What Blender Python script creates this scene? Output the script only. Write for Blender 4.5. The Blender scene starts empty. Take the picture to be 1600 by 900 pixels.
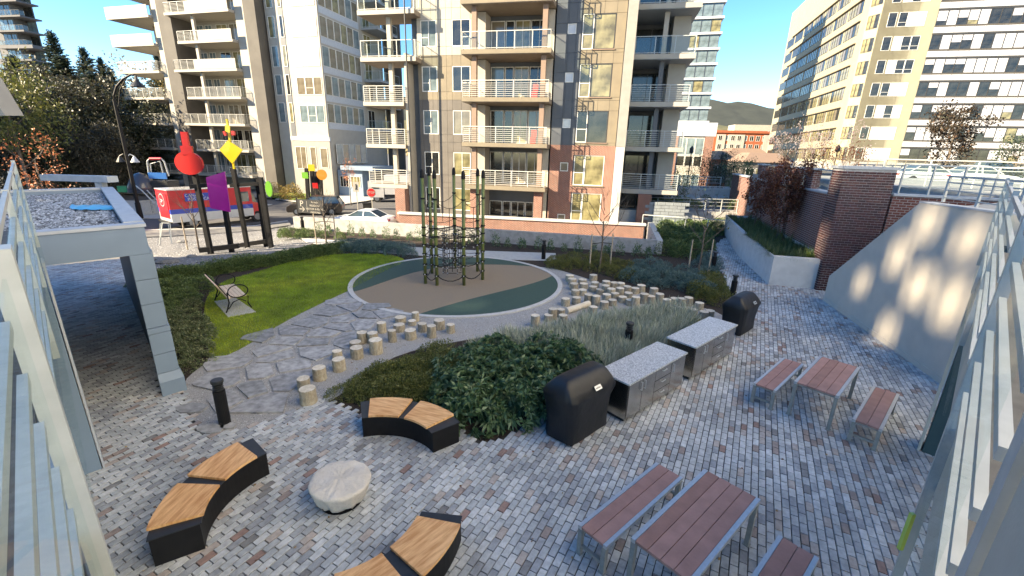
import bpy, math, random
import numpy as np
from mathutils import Vector, Matrix
C = bpy.context.scene.collection
R = math.radians
rnd = random.Random(7)

# ------------------------------------------------------------ camera, sky, sun, exposure
CAM_H = 5.0
PITCH = math.atan(215/690)
ROLL = R(1.5)
cam_d = bpy.data.cameras.new('camera'); cam = bpy.data.objects.new('camera', cam_d); C.objects.link(cam)
cam_d.sensor_width = 36; cam_d.lens = 36*690/1600; cam_d.clip_start = .05; cam_d.clip_end = 6000
cam.matrix_world = Matrix.Translation((0, 0, CAM_H)) @ Matrix.Rotation(math.pi/2-PITCH, 4, 'X') @ Matrix.Rotation(ROLL, 4, 'Z')
sc = bpy.context.scene; sc.camera = cam
SUN_AZ, SUN_EL = -110, 27
w = bpy.data.worlds.new('World'); sc.world = w; w.use_nodes = True
nt = w.node_tree; nt.nodes.clear()
sky = nt.nodes.new('ShaderNodeTexSky'); sky.sky_type = 'NISHITA'; sky.sun_disc = False
sky.sun_elevation = R(SUN_EL); sky.sun_rotation = R(SUN_AZ); sky.air_density = .75; sky.dust_density = 0; sky.ozone_density = 1.0
bg = nt.nodes.new('ShaderNodeBackground'); bg.inputs[1].default_value = .08
wo = nt.nodes.new('ShaderNodeOutputWorld'); hs = nt.nodes.new('ShaderNodeHueSaturation'); hs.inputs['Saturation'].default_value = 1.3; nt.links.new(sky.outputs[0], hs.inputs['Color']); nt.links.new(hs.outputs[0], bg.inputs[0]); nt.links.new(bg.outputs[0], wo.inputs[0])
sl = bpy.data.lights.new('sun', 'SUN'); sl.energy = 5.0; sl.angle = R(.53); sl.color = (1, .82, .56)
so = bpy.data.objects.new('sun', sl); C.objects.link(so)
sd = Vector((math.sin(R(SUN_AZ))*math.cos(R(SUN_EL)), math.cos(R(SUN_AZ))*math.cos(R(SUN_EL)), math.sin(R(SUN_EL))))
so.rotation_euler = sd.to_track_quat('Z', 'Y').to_euler(); so.location = (-40, -20, 60)
vs = sc.view_settings; vs.view_transform = 'Standard'; vs.look = 'None'; vs.exposure = 2.18; vs.gamma = 1
sc.cycles.use_denoising = True
sc.cycles.max_bounces = 6; sc.cycles.diffuse_bounces = 3; sc.cycles.glossy_bounces = 3; sc.cycles.transmission_bounces = 4; sc.cycles.transparent_max_bounces = 12

# ------------------------------------------------------------ surveying: where a line of sight meets a level or an upright plane
def ray(px, py):
    x = px-800; y = py-450; c, s = math.cos(ROLL), math.sin(ROLL); x, y = c*x+s*y, -s*x+c*y
    u = x/690; v = y/690
    return Vector((u, math.cos(PITCH)-v*math.sin(PITCH), -(math.sin(PITCH)+v*math.cos(PITCH))))
def G(px, py, z=0):
    r = ray(px, py); t = (z-CAM_H)/r.z
    return Vector((r.x*t, r.y*t, z))
def D(px, py, Y):
    r = ray(px, py); t = Y/r.y
    return Vector((r.x*t, Y, CAM_H+r.z*t))
def GP(pts, z=0): return [G(a, b, z) for a, b in pts]
def dirv(az): return Vector((math.sin(R(az)), math.cos(R(az)), 0))
def rot_of(az): return R(90-az)

# ------------------------------------------------------------ mesh builder
class MB:
    def __init__(s): s.v = []; s.f = []; s.t = []; s.m = []; s.mi = 0; s.tv = None
    def poly(s, pts, t=None):
        n = len(s.v); s.v.extend([tuple(p) for p in pts]); s.f.append(tuple(range(n, n+len(pts))))
        s.t.append(rnd.random() if t is None else t); s.m.append(s.mi)
    def hexa(s, p, t=None, bottom=True):
        t = rnd.random() if t is None else t
        n = len(s.v); s.v.extend([tuple(q) for q in p])
        F = [(4, 5, 6, 7), (0, 1, 5, 4), (1, 2, 6, 5), (2, 3, 7, 6), (3, 0, 4, 7)] + ([(3, 2, 1, 0)] if bottom else [])
        for f in F: s.f.append(tuple(n+i for i in f)); s.t.append(t); s.m.append(s.mi)
    def box(s, x0, x1, y0, y1, z0, z1, t=None, bottom=True):
        s.hexa([(x0, y0, z0), (x1, y0, z0), (x1, y1, z0), (x0, y1, z0), (x0, y0, z1), (x1, y0, z1), (x1, y1, z1), (x0, y1, z1)], t, bottom)
    def obox(s, c, u, hu, hv, z0, z1, t=None, cham=0, bottom=True):
        # box about c, along unit u (xy) half length hu, half width hv, optional chamfered top
        u = Vector((u[0], u[1], 0)); v = Vector((-u.y, u.x, 0)); c = Vector((c[0], c[1], 0)); t = rnd.random() if t is None else t
        def ring(a, b, z): return [c-u*a-v*b+Vector((0, 0, z)), c+u*a-v*b+Vector((0, 0, z)), c+u*a+v*b+Vector((0, 0, z)), c-u*a+v*b+Vector((0, 0, z))]
        if not cham: s.hexa(ring(hu, hv, z0)+ring(hu, hv, z1), t, bottom); return
        n = len(s.v); s.v.extend([tuple(q) for q in ring(hu, hv, z0)+ring(hu, hv, z1-cham)+ring(hu-cham, hv-cham, z1)])
        F = [(8, 9, 10, 11)]+[(i, (i+1) % 4, 4+(i+1) % 4, 4+i) for i in range(4)]+[(4+i, 4+(i+1) % 4, 8+(i+1) % 4, 8+i) for i in range(4)]
        for f in F: s.f.append(tuple(n+i for i in f)); s.t.append(t); s.m.append(s.mi)
    def bar(s, a, b, w, h, t=None, up=(0, 0, 1)):
        a = Vector(a); b = Vector(b); d = (b-a).normalized(); up = Vector(up)
        sd_ = d.cross(up)
        if sd_.length < 1e-3: sd_ = d.cross(Vector((1, 0, 0)))
        sd_.normalize(); u2 = sd_.cross(d); sd_ *= w/2; u2 *= h/2
        s.hexa([a-sd_-u2, a+sd_-u2, b+sd_-u2, b-sd_-u2, a-sd_+u2, a+sd_+u2, b+sd_+u2, b-sd_+u2], t)
    def tube(s, pts, rad, n=8, t=None, caps=True):
        pts = [Vector(p) for p in pts]; rr = rad if isinstance(rad, (list, tuple)) else [rad]*len(pts)
        t = rnd.random() if t is None else t; base = len(s.v)
        for i, p in enumerate(pts):
            d = (pts[min(i+1, len(pts)-1)]-pts[max(i-1, 0)]).normalized()
            a = d.cross(Vector((0, 0, 1)))
            if a.length < .05: a = d.cross(Vector((1, 0, 0)))
            a.normalize(); b = d.cross(a)
            for k in range(n):
                an = 2*math.pi*k/n; s.v.append(tuple(p+(a*math.cos(an)+b*math.sin(an))*rr[i]))
        for i in range(len(pts)-1):
            for k in range(n):
                s.f.append((base+i*n+k, base+i*n+(k+1) % n, base+(i+1)*n+(k+1) % n, base+(i+1)*n+k)); s.t.append(t); s.m.append(s.mi)
        if caps:
            s.f.append(tuple(base+k for k in range(n))[::-1]); s.f.append(tuple(base+(len(pts)-1)*n+k for k in range(n)))
            s.t += [t, t]; s.m += [s.mi, s.mi]
    def lathe(s, c, prof, n=20, t=None, sx=1, sy=1, jit=0):
        c = Vector(c); base = len(s.v); t = rnd.random() if t is None else t
        for r, z in prof:
            for k in range(n):
                an = 2*math.pi*k/n; q = 1+(rnd.uniform(-jit, jit) if jit else 0)
                s.v.append((c.x+math.cos(an)*r*sx*q, c.y+math.sin(an)*r*sy*q, c.z+z))
        for i in range(len(prof)-1):
            for k in range(n):
                s.f.append((base+i*n+k, base+i*n+(k+1) % n, base+(i+1)*n+(k+1) % n, base+(i+1)*n+k)); s.t.append(t); s.m.append(s.mi)
        s.f.append(tuple(base+k for k in range(n))[::-1]); s.f.append(tuple(base+(len(prof)-1)*n+k for k in range(n)))
        s.t += [t, t]; s.m += [s.mi, s.mi]
    def prism(s, poly, z0, z1, t=None):
        t = rnd.random() if t is None else t
        P = [Vector((p[0], p[1], 0)) for p in poly]
        if sum(P[i].x*P[(i+1) % len(P)].y-P[(i+1) % len(P)].x*P[i].y for i in range(len(P))) < 0: P.reverse()
        n = len(s.v); m = len(P)
        z1f = z1 if callable(z1) else (lambda x, y: z1); z0f = z0 if callable(z0) else (lambda x, y: z0)
        s.v.extend([(p.x, p.y, z0f(p.x, p.y)) for p in P]); s.v.extend([(p.x, p.y, z1f(p.x, p.y)) for p in P])
        s.f.append(tuple(range(n, n+m))[::-1]); s.f.append(tuple(range(n+m, n+2*m)))
        for i in range(m): s.f.append((n+i, n+(i+1) % m, n+m+(i+1) % m, n+m+i))
        s.t += [t]*(m+2); s.m += [s.mi]*(m+2)
    def build(s, name, mats, parent=None, smooth=False, label=None, kind=None, ngon_tri=False):
        return link(name, s.mesh(name, mats, smooth), parent, label=label, kind=kind)
    def mesh(s, name, mats, smooth=False):
        me = bpy.data.meshes.new(name); me.from_pydata(s.v, [], s.f)
        for m in (mats if isinstance(mats, (list, tuple)) else [mats]): me.materials.append(m)
        at = me.attributes.new('tint', 'FLOAT', 'FACE'); at.data.foreach_set('value', s.t)
        if any(s.m): me.polygons.foreach_set('material_index', s.m)
        if smooth: me.polygons.foreach_set('use_smooth', [True]*len(s.f))
        me.update(); return me
def link(name, me, parent=None, loc=None, rz=0, label=None, cat=None, group=None, kind=None, scale=None):
    o = bpy.data.objects.new(name, me); C.objects.link(o)
    if parent: o.parent = parent
    if loc is not None: o.location = loc
    if rz: o.rotation_euler = (0, 0, rz)
    if scale is not None: o.scale = scale if isinstance(scale, (tuple, list, Vector)) else (scale,)*3
    if label: o['label'] = label
    if cat: o['category'] = cat
    if group: o['group'] = group
    if kind: o['kind'] = kind
    return o
def thing(name, label, cat, loc=(0, 0, 0), rz=0, group=None): return link(name, None, None, Vector(loc), rz, label, cat, group)
def tag(o, label, cat, group=None):
    o['label'] = label; o['category'] = cat
    if group: o['group'] = group
    return o
def copy_thing(src, loc, rz=None, label=None, scale=None, group=None):
    def cp(o, p):
        c = o.copy(); C.objects.link(c)
        if p: c.parent = p
        for ch in o.children: cp(ch, c)
        return c
    r = cp(src, None); r.location = loc
    if rz is not None: r.rotation_euler = (0, 0, rz)
    if label: r['label'] = label
    if group: r['group'] = group
    if scale is not None: r.scale = scale if isinstance(scale, (tuple, list)) else (scale,)*3
    return r
def npmesh(name, V, F, T, mats, parent=None, smooth=False):
    # fast mesh from numpy: V (n,3), F (m,k) all of one size, T (m)
    me = bpy.data.meshes.new(name); m, k = F.shape
    me.vertices.add(len(V)); me.vertices.foreach_set('co', V.astype(np.float32).ravel())
    me.loops.add(m*k); me.loops.foreach_set('vertex_index', F.astype(np.int32).ravel())
    me.polygons.add(m); me.polygons.foreach_set('loop_start', np.arange(0, m*k, k, dtype=np.int32)); me.polygons.foreach_set('loop_total', np.full(m, k, dtype=np.int32))
    me.update(calc_edges=True)
    at = me.attributes.new('tint', 'FLOAT', 'FACE'); at.data.foreach_set('value', T.astype(np.float32))
    if smooth: me.polygons.foreach_set('use_smooth', np.ones(m, dtype=bool))
    for q in (mats if isinstance(mats, (list, tuple)) else [mats]): me.materials.append(q)
    return me

# ------------------------------------------------------------ materials
MT = {}
def M(name, c1, c2=None, scale=6, rough=.7, metal=0, bump=0, bscale=40, tint=0, spec=None, coords='Object', coat=0, detail=5, stretch=None):
    m = bpy.data.materials.new(name); m.use_nodes = True; t = m.node_tree; n = t.nodes; l = t.links
    b = n['Principled BSDF']; b.inputs['Roughness'].default_value = rough; b.inputs['Metallic'].default_value = metal
    if spec is not None: b.inputs['Specular IOR Level'].default_value = spec
    if coat: b.inputs['Coat Weight'].default_value = coat
    tc = n.new('ShaderNodeTexCoord')
    c2 = c2 or tuple(x*.8 for x in c1)
    nz = n.new('ShaderNodeTexNoise'); nz.inputs['Scale'].default_value = scale; nz.inputs['Detail'].default_value = detail
    if stretch: mp = n.new('ShaderNodeMapping'); mp.inputs['Scale'].default_value = stretch; l.new(tc.outputs[coords], mp.inputs['Vector']); l.new(mp.outputs[0], nz.inputs['Vector'])
    else: l.new(tc.outputs[coords], nz.inputs['Vector'])
    rp = n.new('ShaderNodeValToRGB'); rp.color_ramp.elements[0].position = .35; rp.color_ramp.elements[1].position = .65
    rp.color_ramp.elements[0].color = (*c2, 1); rp.color_ramp.elements[1].color = (*c1, 1); l.new(nz.outputs['Fac'], rp.inputs[0])
    out = rp.outputs[0]
    if tint:
        a = n.new('ShaderNodeAttribute'); a.attribute_name = 'tint'
        mr = n.new('ShaderNodeMapRange'); mr.inputs['To Min'].default_value = 1-tint; mr.inputs['To Max'].default_value = 1+tint; l.new(a.outputs['Fac'], mr.inputs['Value'])
        vm = n.new('ShaderNodeVectorMath'); vm.operation = 'SCALE'; l.new(out, vm.inputs[0]); l.new(mr.outputs[0], vm.inputs['Scale']); out = vm.outputs[0]
    l.new(out, b.inputs['Base Color'])
    if bump:
        bz = n.new('ShaderNodeTexNoise'); bz.inputs['Scale'].default_value = bscale; bz.inputs['Detail'].default_value = 4; l.new(tc.outputs[coords], bz.inputs['Vector'])
        bp = n.new('ShaderNodeBump'); bp.inputs['Strength'].default_value = min(1, bump); bp.inputs['Distance'].default_value = .02; l.new(bz.outputs['Fac'], bp.inputs['Height']); l.new(bp.outputs[0], b.inputs['Normal'])
    MT[name] = m; return m
def MR(name, stops, rough=.8, scale=30, amt=.25, bump=.3, bscale=60, interp='CONSTANT', spec=None, transl=0, big=0):
    # colour by each piece's own 'tint' through a ramp, broken up by noise
    m = bpy.data.materials.new(name); m.use_nodes = True; t = m.node_tree; n = t.nodes; l = t.links
    b = n['Principled BSDF']; b.inputs['Roughness'].default_value = rough
    if spec is not None: b.inputs['Specular IOR Level'].default_value = spec
    a = n.new('ShaderNodeAttribute'); a.attribute_name = 'tint'
    rp = n.new('ShaderNodeValToRGB'); rp.color_ramp.interpolation = interp; e = rp.color_ramp.elements
    while len(e) < len(stops): e.new(.5)
    for i, (p, c) in enumerate(stops): e[i].position = p; e[i].color = (*c, 1)
    l.new(a.outputs['Fac'], rp.inputs[0])
    tc = n.new('ShaderNodeTexCoord'); nz = n.new('ShaderNodeTexNoise'); nz.inputs['Scale'].default_value = scale; nz.inputs['Detail'].default_value = 4; l.new(tc.outputs['Object'], nz.inputs['Vector'])
    mr = n.new('ShaderNodeMapRange'); mr.inputs['From Min'].default_value = .3; mr.inputs['From Max'].default_value = .7; mr.inputs['To Min'].default_value = 1-amt; mr.inputs['To Max'].default_value = 1+amt; l.new(nz.outputs['Fac'], mr.inputs['Value'])
    sc_ = mr.outputs[0]
    if big:
        n2 = n.new('ShaderNodeTexNoise'); n2.inputs['Scale'].default_value = .7; n2.inputs['Detail'].default_value = 4; l.new(tc.outputs['Object'], n2.inputs['Vector'])
        m2 = n.new('ShaderNodeMapRange'); m2.inputs['From Min'].default_value = .35; m2.inputs['From Max'].default_value = .65; m2.inputs['To Min'].default_value = 1-big; m2.inputs['To Max'].default_value = 1+big*.5; l.new(n2.outputs['Fac'], m2.inputs['Value'])
        mm = n.new('ShaderNodeMath'); mm.operation = 'MULTIPLY'; l.new(sc_, mm.inputs[0]); l.new(m2.outputs[0], mm.inputs[1]); sc_ = mm.outputs[0]
    vm = n.new('ShaderNodeVectorMath'); vm.operation = 'SCALE'; l.new(rp.outputs[0], vm.inputs[0]); l.new(sc_, vm.inputs['Scale']); l.new(vm.outputs[0], b.inputs['Base Color'])
    if bump:
        bz = n.new('ShaderNodeTexNoise'); bz.inputs['Scale'].default_value = bscale; l.new(tc.outputs['Object'], bz.inputs['Vector'])
        bp = n.new('ShaderNodeBump'); bp.inputs['Strength'].default_value = bump; bp.inputs['Distance'].default_value = .01; l.new(bz.outputs['Fac'], bp.inputs['Height']); l.new(bp.outputs[0], b.inputs['Normal'])
    if transl:
        tr = n.new('ShaderNodeBsdfTranslucent'); l.new(vm.outputs[0], tr.inputs[0]); mx = n.new('ShaderNodeMixShader'); mx.inputs[0].default_value = transl
        o = n['Material Output']; l.new(b.outputs[0], mx.inputs[1]); l.new(tr.outputs[0], mx.inputs[2]); l.new(mx.outputs[0], o.inputs[0])
    MT[name] = m; return m
def MG(name, col, gloss=.12, rough=.02, glosscol=(1, 1, 1)):
    m = bpy.data.materials.new(name); m.use_nodes = True; t = m.node_tree; n = t.nodes; l = t.links
    n.remove(n['Principled BSDF']); o = n['Material Output']
    tr = n.new('ShaderNodeBsdfTransparent'); tr.inputs[0].default_value = (*col, 1)
    gl = n.new('ShaderNodeBsdfGlossy'); gl.inputs['Roughness'].default_value = rough; gl.inputs[0].default_value = (*glosscol, 1)
    lw = n.new('ShaderNodeLayerWeight'); lw.inputs[0].default_value = .35
    mr = n.new('ShaderNodeMapRange'); mr.inputs['To Min'].default_value = gloss*.4; mr.inputs['To Max'].default_value = min(1, gloss*1.6); l.new(lw.outputs['Facing'], mr.inputs['Value'])
    mx = n.new('ShaderNodeMixShader'); l.new(mr.outputs[0], mx.inputs[0]); l.new(tr.outputs[0], mx.inputs[1]); l.new(gl.outputs[0], mx.inputs[2]); l.new(mx.outputs[0], o.inputs[0])
    MT[name] = m; return m
def MBrick(name, c1, c2, mortar, bw=.2, bh=.067, ms=.01):
    m = bpy.data.materials.new(name); m.use_nodes = True; t = m.node_tree; n = t.nodes; l = t.links
    b = n['Principled BSDF']; b.inputs['Roughness'].default_value = .85
    tc = n.new('ShaderNodeTexCoord'); sp = n.new('ShaderNodeSeparateXYZ'); l.new(tc.outputs['Object'], sp.inputs[0])
    ad = n.new('ShaderNodeMath'); ad.operation = 'ADD'; l.new(sp.outputs[0], ad.inputs[0]); l.new(sp.outputs[1], ad.inputs[1])
    cb = n.new('ShaderNodeCombineXYZ'); l.new(ad.outputs[0], cb.inputs[0]); l.new(sp.outputs[2], cb.inputs[1])
    bt = n.new('ShaderNodeTexBrick'); bt.inputs['Scale'].default_value = 1; bt.inputs['Brick Width'].default_value = bw; bt.inputs['Row Height'].default_value = bh; bt.inputs['Mortar Size'].default_value = ms
    bt.inputs['Color1'].default_value = (*c1, 1); bt.inputs['Color2'].default_value = (*c2, 1); bt.inputs['Mortar'].default_value = (*mortar, 1); l.new(cb.outputs[0], bt.inputs['Vector'])
    nz = n.new('ShaderNodeTexNoise'); nz.inputs['Scale'].default_value = 1.5; l.new(tc.outputs['Object'], nz.inputs['Vector'])
    mr = n.new('ShaderNodeMapRange'); mr.inputs['To Min'].default_value = .75; mr.inputs['To Max'].default_value = 1.25; l.new(nz.outputs['Fac'], mr.inputs['Value'])
    vm = n.new('ShaderNodeVectorMath'); vm.operation = 'SCALE'; l.new(bt.outputs[0], vm.inputs[0]); l.new(mr.outputs[0], vm.inputs['Scale']); l.new(vm.outputs[0], b.inputs['Base Color'])
    bp = n.new('ShaderNodeBump'); bp.inputs['Strength'].default_value = .5; bp.inputs['Distance'].default_value = .01; bp.invert = True; l.new(bt.outputs['Fac'], bp.inputs['Height']); l.new(bp.outputs[0], b.inputs['Normal'])
    MT[name] = m; return m

m_paver = MR('paver concrete', [(0, (.45, .47, .48)), (.25, (.38, .40, .415)), (.45, (.51, .525, .53)), (.7, (.31, .325, .345)), (.86, (.42, .37, .335)), (.93, (.30, .245, .22)), (.965, (.21, .21, .21)), (.988, (.28, .19, .16))], rough=.75, scale=14, amt=.18, bump=.35, bscale=90, big=.22)
m_joint = M('jointing sand', (.05, .048, .045), (.03, .028, .026), 20, .95)
m_soil = M('bark mulch', (.045, .03, .02), (.018, .012, .009), 25, .95, bump=.9, bscale=30)
m_gravel = M('pale pea gravel', (.42, .41, .39), (.26, .25, .24), 60, .9, bump=.9, bscale=70)
m_gravelw = M('white gravel', (.22, .22, .22), (.13, .13, .135), 18, .9, bump=.9, bscale=40)
m_pebble = MR('pebbles', [(0, (.30, .30, .31)), (.3, (.50, .49, .48)), (.6, (.38, .37, .36)), (.85, (.2, .2, .2))], amt=.1, bump=0)
m_flag = MR('slate flagstone', [(0, (.27, .27, .275)), (.5, (.36, .355, .35)), (1, (.23, .235, .24))], rough=.8, scale=7, amt=.35, bump=.7, bscale=16, interp='LINEAR')
m_lawn = M('lawn', (.17, .22, .02), (.11, .155, .018), 3, .9, bump=.8, bscale=60)
m_blade = MR('grass blade', [(0, (.15, .25, .014)), (.5, (.27, .38, .022)), (1, (.44, .46, .05))], amt=.4, scale=1.6, bump=0, interp='LINEAR', transl=.35)
m_ring = M('ring concrete', (.54, .53, .51), (.46, .45, .43), 9, .8, bump=.2)
m_tan = M('tan rubber surfacing', (.33, .26, .18), (.20, .155, .11), 90, .9, bump=.5, bscale=150)
m_green = M('green rubber surfacing', (.055, .105, .085), (.028, .06, .05), 90, .9, bump=.5, bscale=150)
m_conc = M('cast concrete', (.34, .34, .335), (.25, .25, .245), 4, .8, bump=.25, bscale=25)
m_concl = M('pale concrete', (.46, .46, .44), (.39, .39, .375), 5, .8, bump=.15, bscale=40)
m_asph = M('asphalt', (.10, .10, .105), (.07, .07, .074), 30, .9, bump=.4, bscale=90)
m_walk = M('pavement concrete', (.18, .178, .172), (.14, .138, .134), 2, .85)
m_bgrey = M('blue grey cladding', (.19, .255, .335), (.175, .235, .31), 2, .5)
m_bgrey2 = M('pale coping', (.45, .48, .51), (.38, .41, .45), 5, .5)
m_dark = M('charcoal metal', (.025, .027, .03), (.018, .02, .022), 8, .45)
m_black = M('black paint', (.009, .009, .010), (.006, .006, .007), 8, .6, spec=.25)
m_teal = M('dark teal cladding', (.035, .075, .085), (.03, .065, .075), 3, .5)
m_stucco = M('stucco', (.54, .50, .43), (.50, .46, .395), 2.5, .9, bump=.15, bscale=140)
m_cream = M('cream paint', (.46, .455, .40), (.43, .42, .37), 6, .7, bump=.1, bscale=90)
m_rail = M('powder coated rail', (.44, .47, .47), (.38, .41, .41), 10, .45)
m_railw = M('white railing', (.55, .55, .51), (.50, .50, .47), 10, .45)
m_wood = M('oiled cedar', (.78, .47, .22), (.52, .25, .085), 3, .5, bump=.15, bscale=60, stretch=(9, 1, 1), detail=8)
m_ipe = MR('weathered slat', [(0, (.30, .165, .14)), (.5, (.34, .195, .17)), (1, (.26, .14, .115))], rough=.6, scale=5, amt=.15, bump=.2, bscale=20, interp='LINEAR')
m_alu = M('brushed aluminium', (.52, .54, .56), (.46, .48, .50), 20, .35, metal=.6)
m_gal = M('galvanised leg', (.30, .31, .30), (.25, .26, .25), 14, .5, metal=.4)
m_steel = M('stainless steel', (.50, .48, .45), (.40, .385, .36), 3, .22, metal=1)
m_granite = M('speckled granite', (.60, .61, .62), (.22, .23, .25), 42, .4, detail=3)
m_cover = M('black vinyl cover', (.008, .009, .013), (.005, .006, .008), 9, .5, bump=.5, bscale=5)
m_canvas = M('grey canvas cover', (.64, .60, .54), (.54, .50, .44), 4, .85, bump=.8, bscale=16)
m_log = M('log bark', (.46, .41, .31), (.30, .25, .17), 3, .9, bump=.7, bscale=14, tint=.3)
m_logtop = M('sawn log top', (.72, .65, .53), (.56, .49, .37), 2.5, .8, bump=.2, tint=.22)
m_pole = M('bamboo green pole', (.14, .17, .045), (.10, .125, .035), 5, .5)
m_rope = M('rope', (.035, .03, .03), None, 10, .9)
m_clamp = M('alloy clamp', (.6, .6, .6), None, 10, .4, metal=.5)
m_barkt = M('tree bark', (.16, .13, .10), (.09, .07, .055), 12, .9, bump=.6)
m_plant = M('pale planter concrete', (.60, .60, .585), (.52, .52, .51), 3, .8, bump=.15)
m_stake = M('timber stake', (.42, .35, .26), (.32, .26, .19), 9, .85)
def leaf(name, a, b, c, transl=.25, rough=.5): return MR(name, [(0, a), (.5, b), (1, c)], rough=rough, amt=.2, scale=2, bump=0, interp='LINEAR', transl=transl)
m_rhodo = leaf('rhododendron leaf', (.035, .075, .032), (.085, .155, .062), (.26, .33, .19))
m_kinn = leaf('ground cover leaf', (.05, .07, .02), (.12, .14, .035), (.26, .25, .08))
m_lav = leaf('lavender foliage', (.22, .27, .19), (.44, .47, .37), (.68, .66, .55))
m_sant = leaf('blue green foliage', (.055, .10, .09), (.10, .17, .155), (.16, .24, .22))
m_yel = leaf('yellow green foliage', (.07, .09, .02), (.13, .14, .03), (.21, .19, .05))
m_hedge = leaf('boxwood leaf', (.045, .08, .028), (.11, .165, .05), (.22, .27, .10))
m_var = leaf('variegated leaf', (.05, .08, .03), (.13, .16, .07), (.38, .38, .22))
m_fern = leaf('yucca leaf', (.06, .11, .02), (.13, .2, .04), (.25, .3, .08))
m_sedge = leaf('sedge blade', (.03, .065, .02), (.06, .11, .035), (.17, .2, .08))
m_maple = leaf('russet maple leaf', (.07, .02, .012), (.13, .042, .02), (.22, .09, .04))
m_olive = leaf('hillside foliage', (.024, .03, .016), (.046, .054, .027), (.085, .088, .042))
m_thick = leaf('thicket foliage', (.026, .026, .017), (.05, .048, .030), (.085, .078, .048))
m_fir = leaf('fir needles', (.018, .032, .02), (.04, .062, .036), (.075, .095, .05), .1)
m_gold = leaf('autumn foliage', (.12, .085, .02), (.22, .16, .04), (.35, .26, .07))
m_orange = leaf('orange leaf', (.3, .08, .03), (.45, .17, .07), (.6, .35, .2))
m_blossom = leaf('pale blossom', (.4, .34, .3), (.55, .48, .44), (.3, .14, .13))
m_glass = MG('guard glass', (.94, .97, .965), .05)
m_frost = MG('frosted glass', (.60, .68, .70), .22, .15)
# building materials
m_bwhite = M('white render', (.36, .34, .295), (.33, .31, .27), 1.5, .7)
m_bcream = M('cream panel', (.20, .17, .12), (.17, .145, .105), 1.5, .7)
m_bpanel = M('grey panel', (.125, .112, .098), (.10, .09, .08), 1.5, .6)
m_bdgrey = M('slate panel', (.085, .095, .11), (.07, .08, .095), 1.5, .55)
m_bcol = M('dark concrete pier', (.10, .092, .08), (.075, .068, .06), .6, .8)
m_bbrown = M('bronze post', (.22, .155, .115), (.2, .14, .105), 3, .6)
m_soff = M('soffit board', (.22, .185, .145), (.20, .165, .13), 3, .7)
m_soffg = M('grey soffit', (.30, .32, .33), (.27, .29, .30), 3, .6)
m_brick = MBrick('red brick', (.20, .055, .03), (.14, .037, .024), (.30, .25, .21))
m_brickp = MR('brick', [(0, (.055, .02, .022)), (.4, (.08, .027, .028)), (.75, (.04, .016, .021)), (.9, (.11, .045, .038))], rough=.85, scale=30, amt=.2, bump=.3)
m_brickr = MR('retaining brick', [(0, (.24, .085, .06)), (.4, (.30, .11, .075)), (.75, (.18, .065, .05)), (.9, (.33, .15, .11))], rough=.85, scale=30, amt=.2, bump=.3)
m_mortar = M('mortar', (.50, .49, .49), (.38, .37, .36), 12, .95)
m_wframe = M('white window frame', (.72, .71, .66), None, 6, .5)
m_dframe = M('dark window frame', (.045, .045, .045), None, 6, .5)
def winmat(name, c1, c2, sc=1.3): return M(name, c1, c2, sc, .08, spec=.8, coords='Object')
m_wcur = winmat('window with drawn curtain', (.26, .235, .12), (.09, .08, .04))
m_wdark = winmat('dark window', (.035, .035, .03), (.01, .011, .011))
m_wteal = winmat('sky tinted window', (.16, .21, .23), (.09, .12, .13))
m_wbeige = winmat('beige blind window', (.19, .165, .12), (.12, .10, .07))
m_wwhite = winmat('window with white blind', (.50, .50, .51), (.45, .45, .46))
m_office = M('office precast', (.31, .29, .205), (.285, .265, .19), .8, .75)
m_spand = M('white spandrel glass', (.50, .50, .52), (.45, .45, .47), .8, .2)
WM = dict(cur=m_wcur, dark=m_wdark, teal=m_wteal, beige=m_wbeige, white=m_wwhite)
def paint(name, c, rough=.3, metal=0, coat=.5): return M(name, c, tuple(x*.93 for x in c), 3, rough, metal, coat=coat)
def text(body, size, mat, par, loc, rot, name='lettering', align='CENTER', ext=.004):
    cu = bpy.data.curves.new('lettering_outline', 'FONT'); cu.body = body; cu.size = size; cu.extrude = ext; cu.align_x = align; cu.align_y = 'CENTER'; cu.resolution_u = 3
    tmp = bpy.data.objects.new('tmp', cu); C.objects.link(tmp); me = bpy.data.meshes.new_from_object(tmp.evaluated_get(bpy.context.evaluated_depsgraph_get())); bpy.data.objects.remove(tmp); bpy.data.curves.remove(cu)
    me.name = name; me.materials.clear(); me.materials.append(mat); o = link(name, me, par, loc=loc); o.rotation_euler = rot; return o
# ------------------------------------------------------------ ground, paving, lawn, play circle
def inpoly(x, y, P):
    c = False; n = len(P); j = n-1
    for i in range(n):
        xi, yi, xj, yj = P[i][0], P[i][1], P[j][0], P[j][1]
        if (yi > y) != (yj > y) and x < (xj-xi)*(y-yi)/(yj-yi)+xi: c = not c
        j = i
    return c
def inpoly_np(xs, ys, P):
    c = np.zeros(len(xs), bool); n = len(P); j = n-1
    for i in range(n):
        xi, yi, xj, yj = P[i][0], P[i][1], P[j][0], P[j][1]
        if yi != yj: c ^= ((yi > ys) != (yj > ys)) & (xs < (xj-xi)*(ys-yi)/(yj-yi)+xi)
        j = i
    return c
def smooth_poly(P, k=3):
    P = [Vector((p[0], p[1], 0)) for p in P]
    for _ in range(k):
        Q = []
        for i in range(len(P)):
            a, b = P[i], P[(i+1) % len(P)]; Q += [a*.75+b*.25, a*.25+b*.75]
        P = Q
    return P
def sheet(name, P, z, mat, kind='structure', th=.03):
    mb = MB(); mb.prism(P, z-th, z); return mb.build(name, mat, kind=kind)
STREET = -1.0
mb = MB()
mb.poly([(-3000, -300, STREET-.12), (3000, -300, STREET-.12), (3000, 4000, STREET-.12), (-3000, 4000, STREET-.12)]); mb.build('ground', m_walk, kind='structure')
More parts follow.
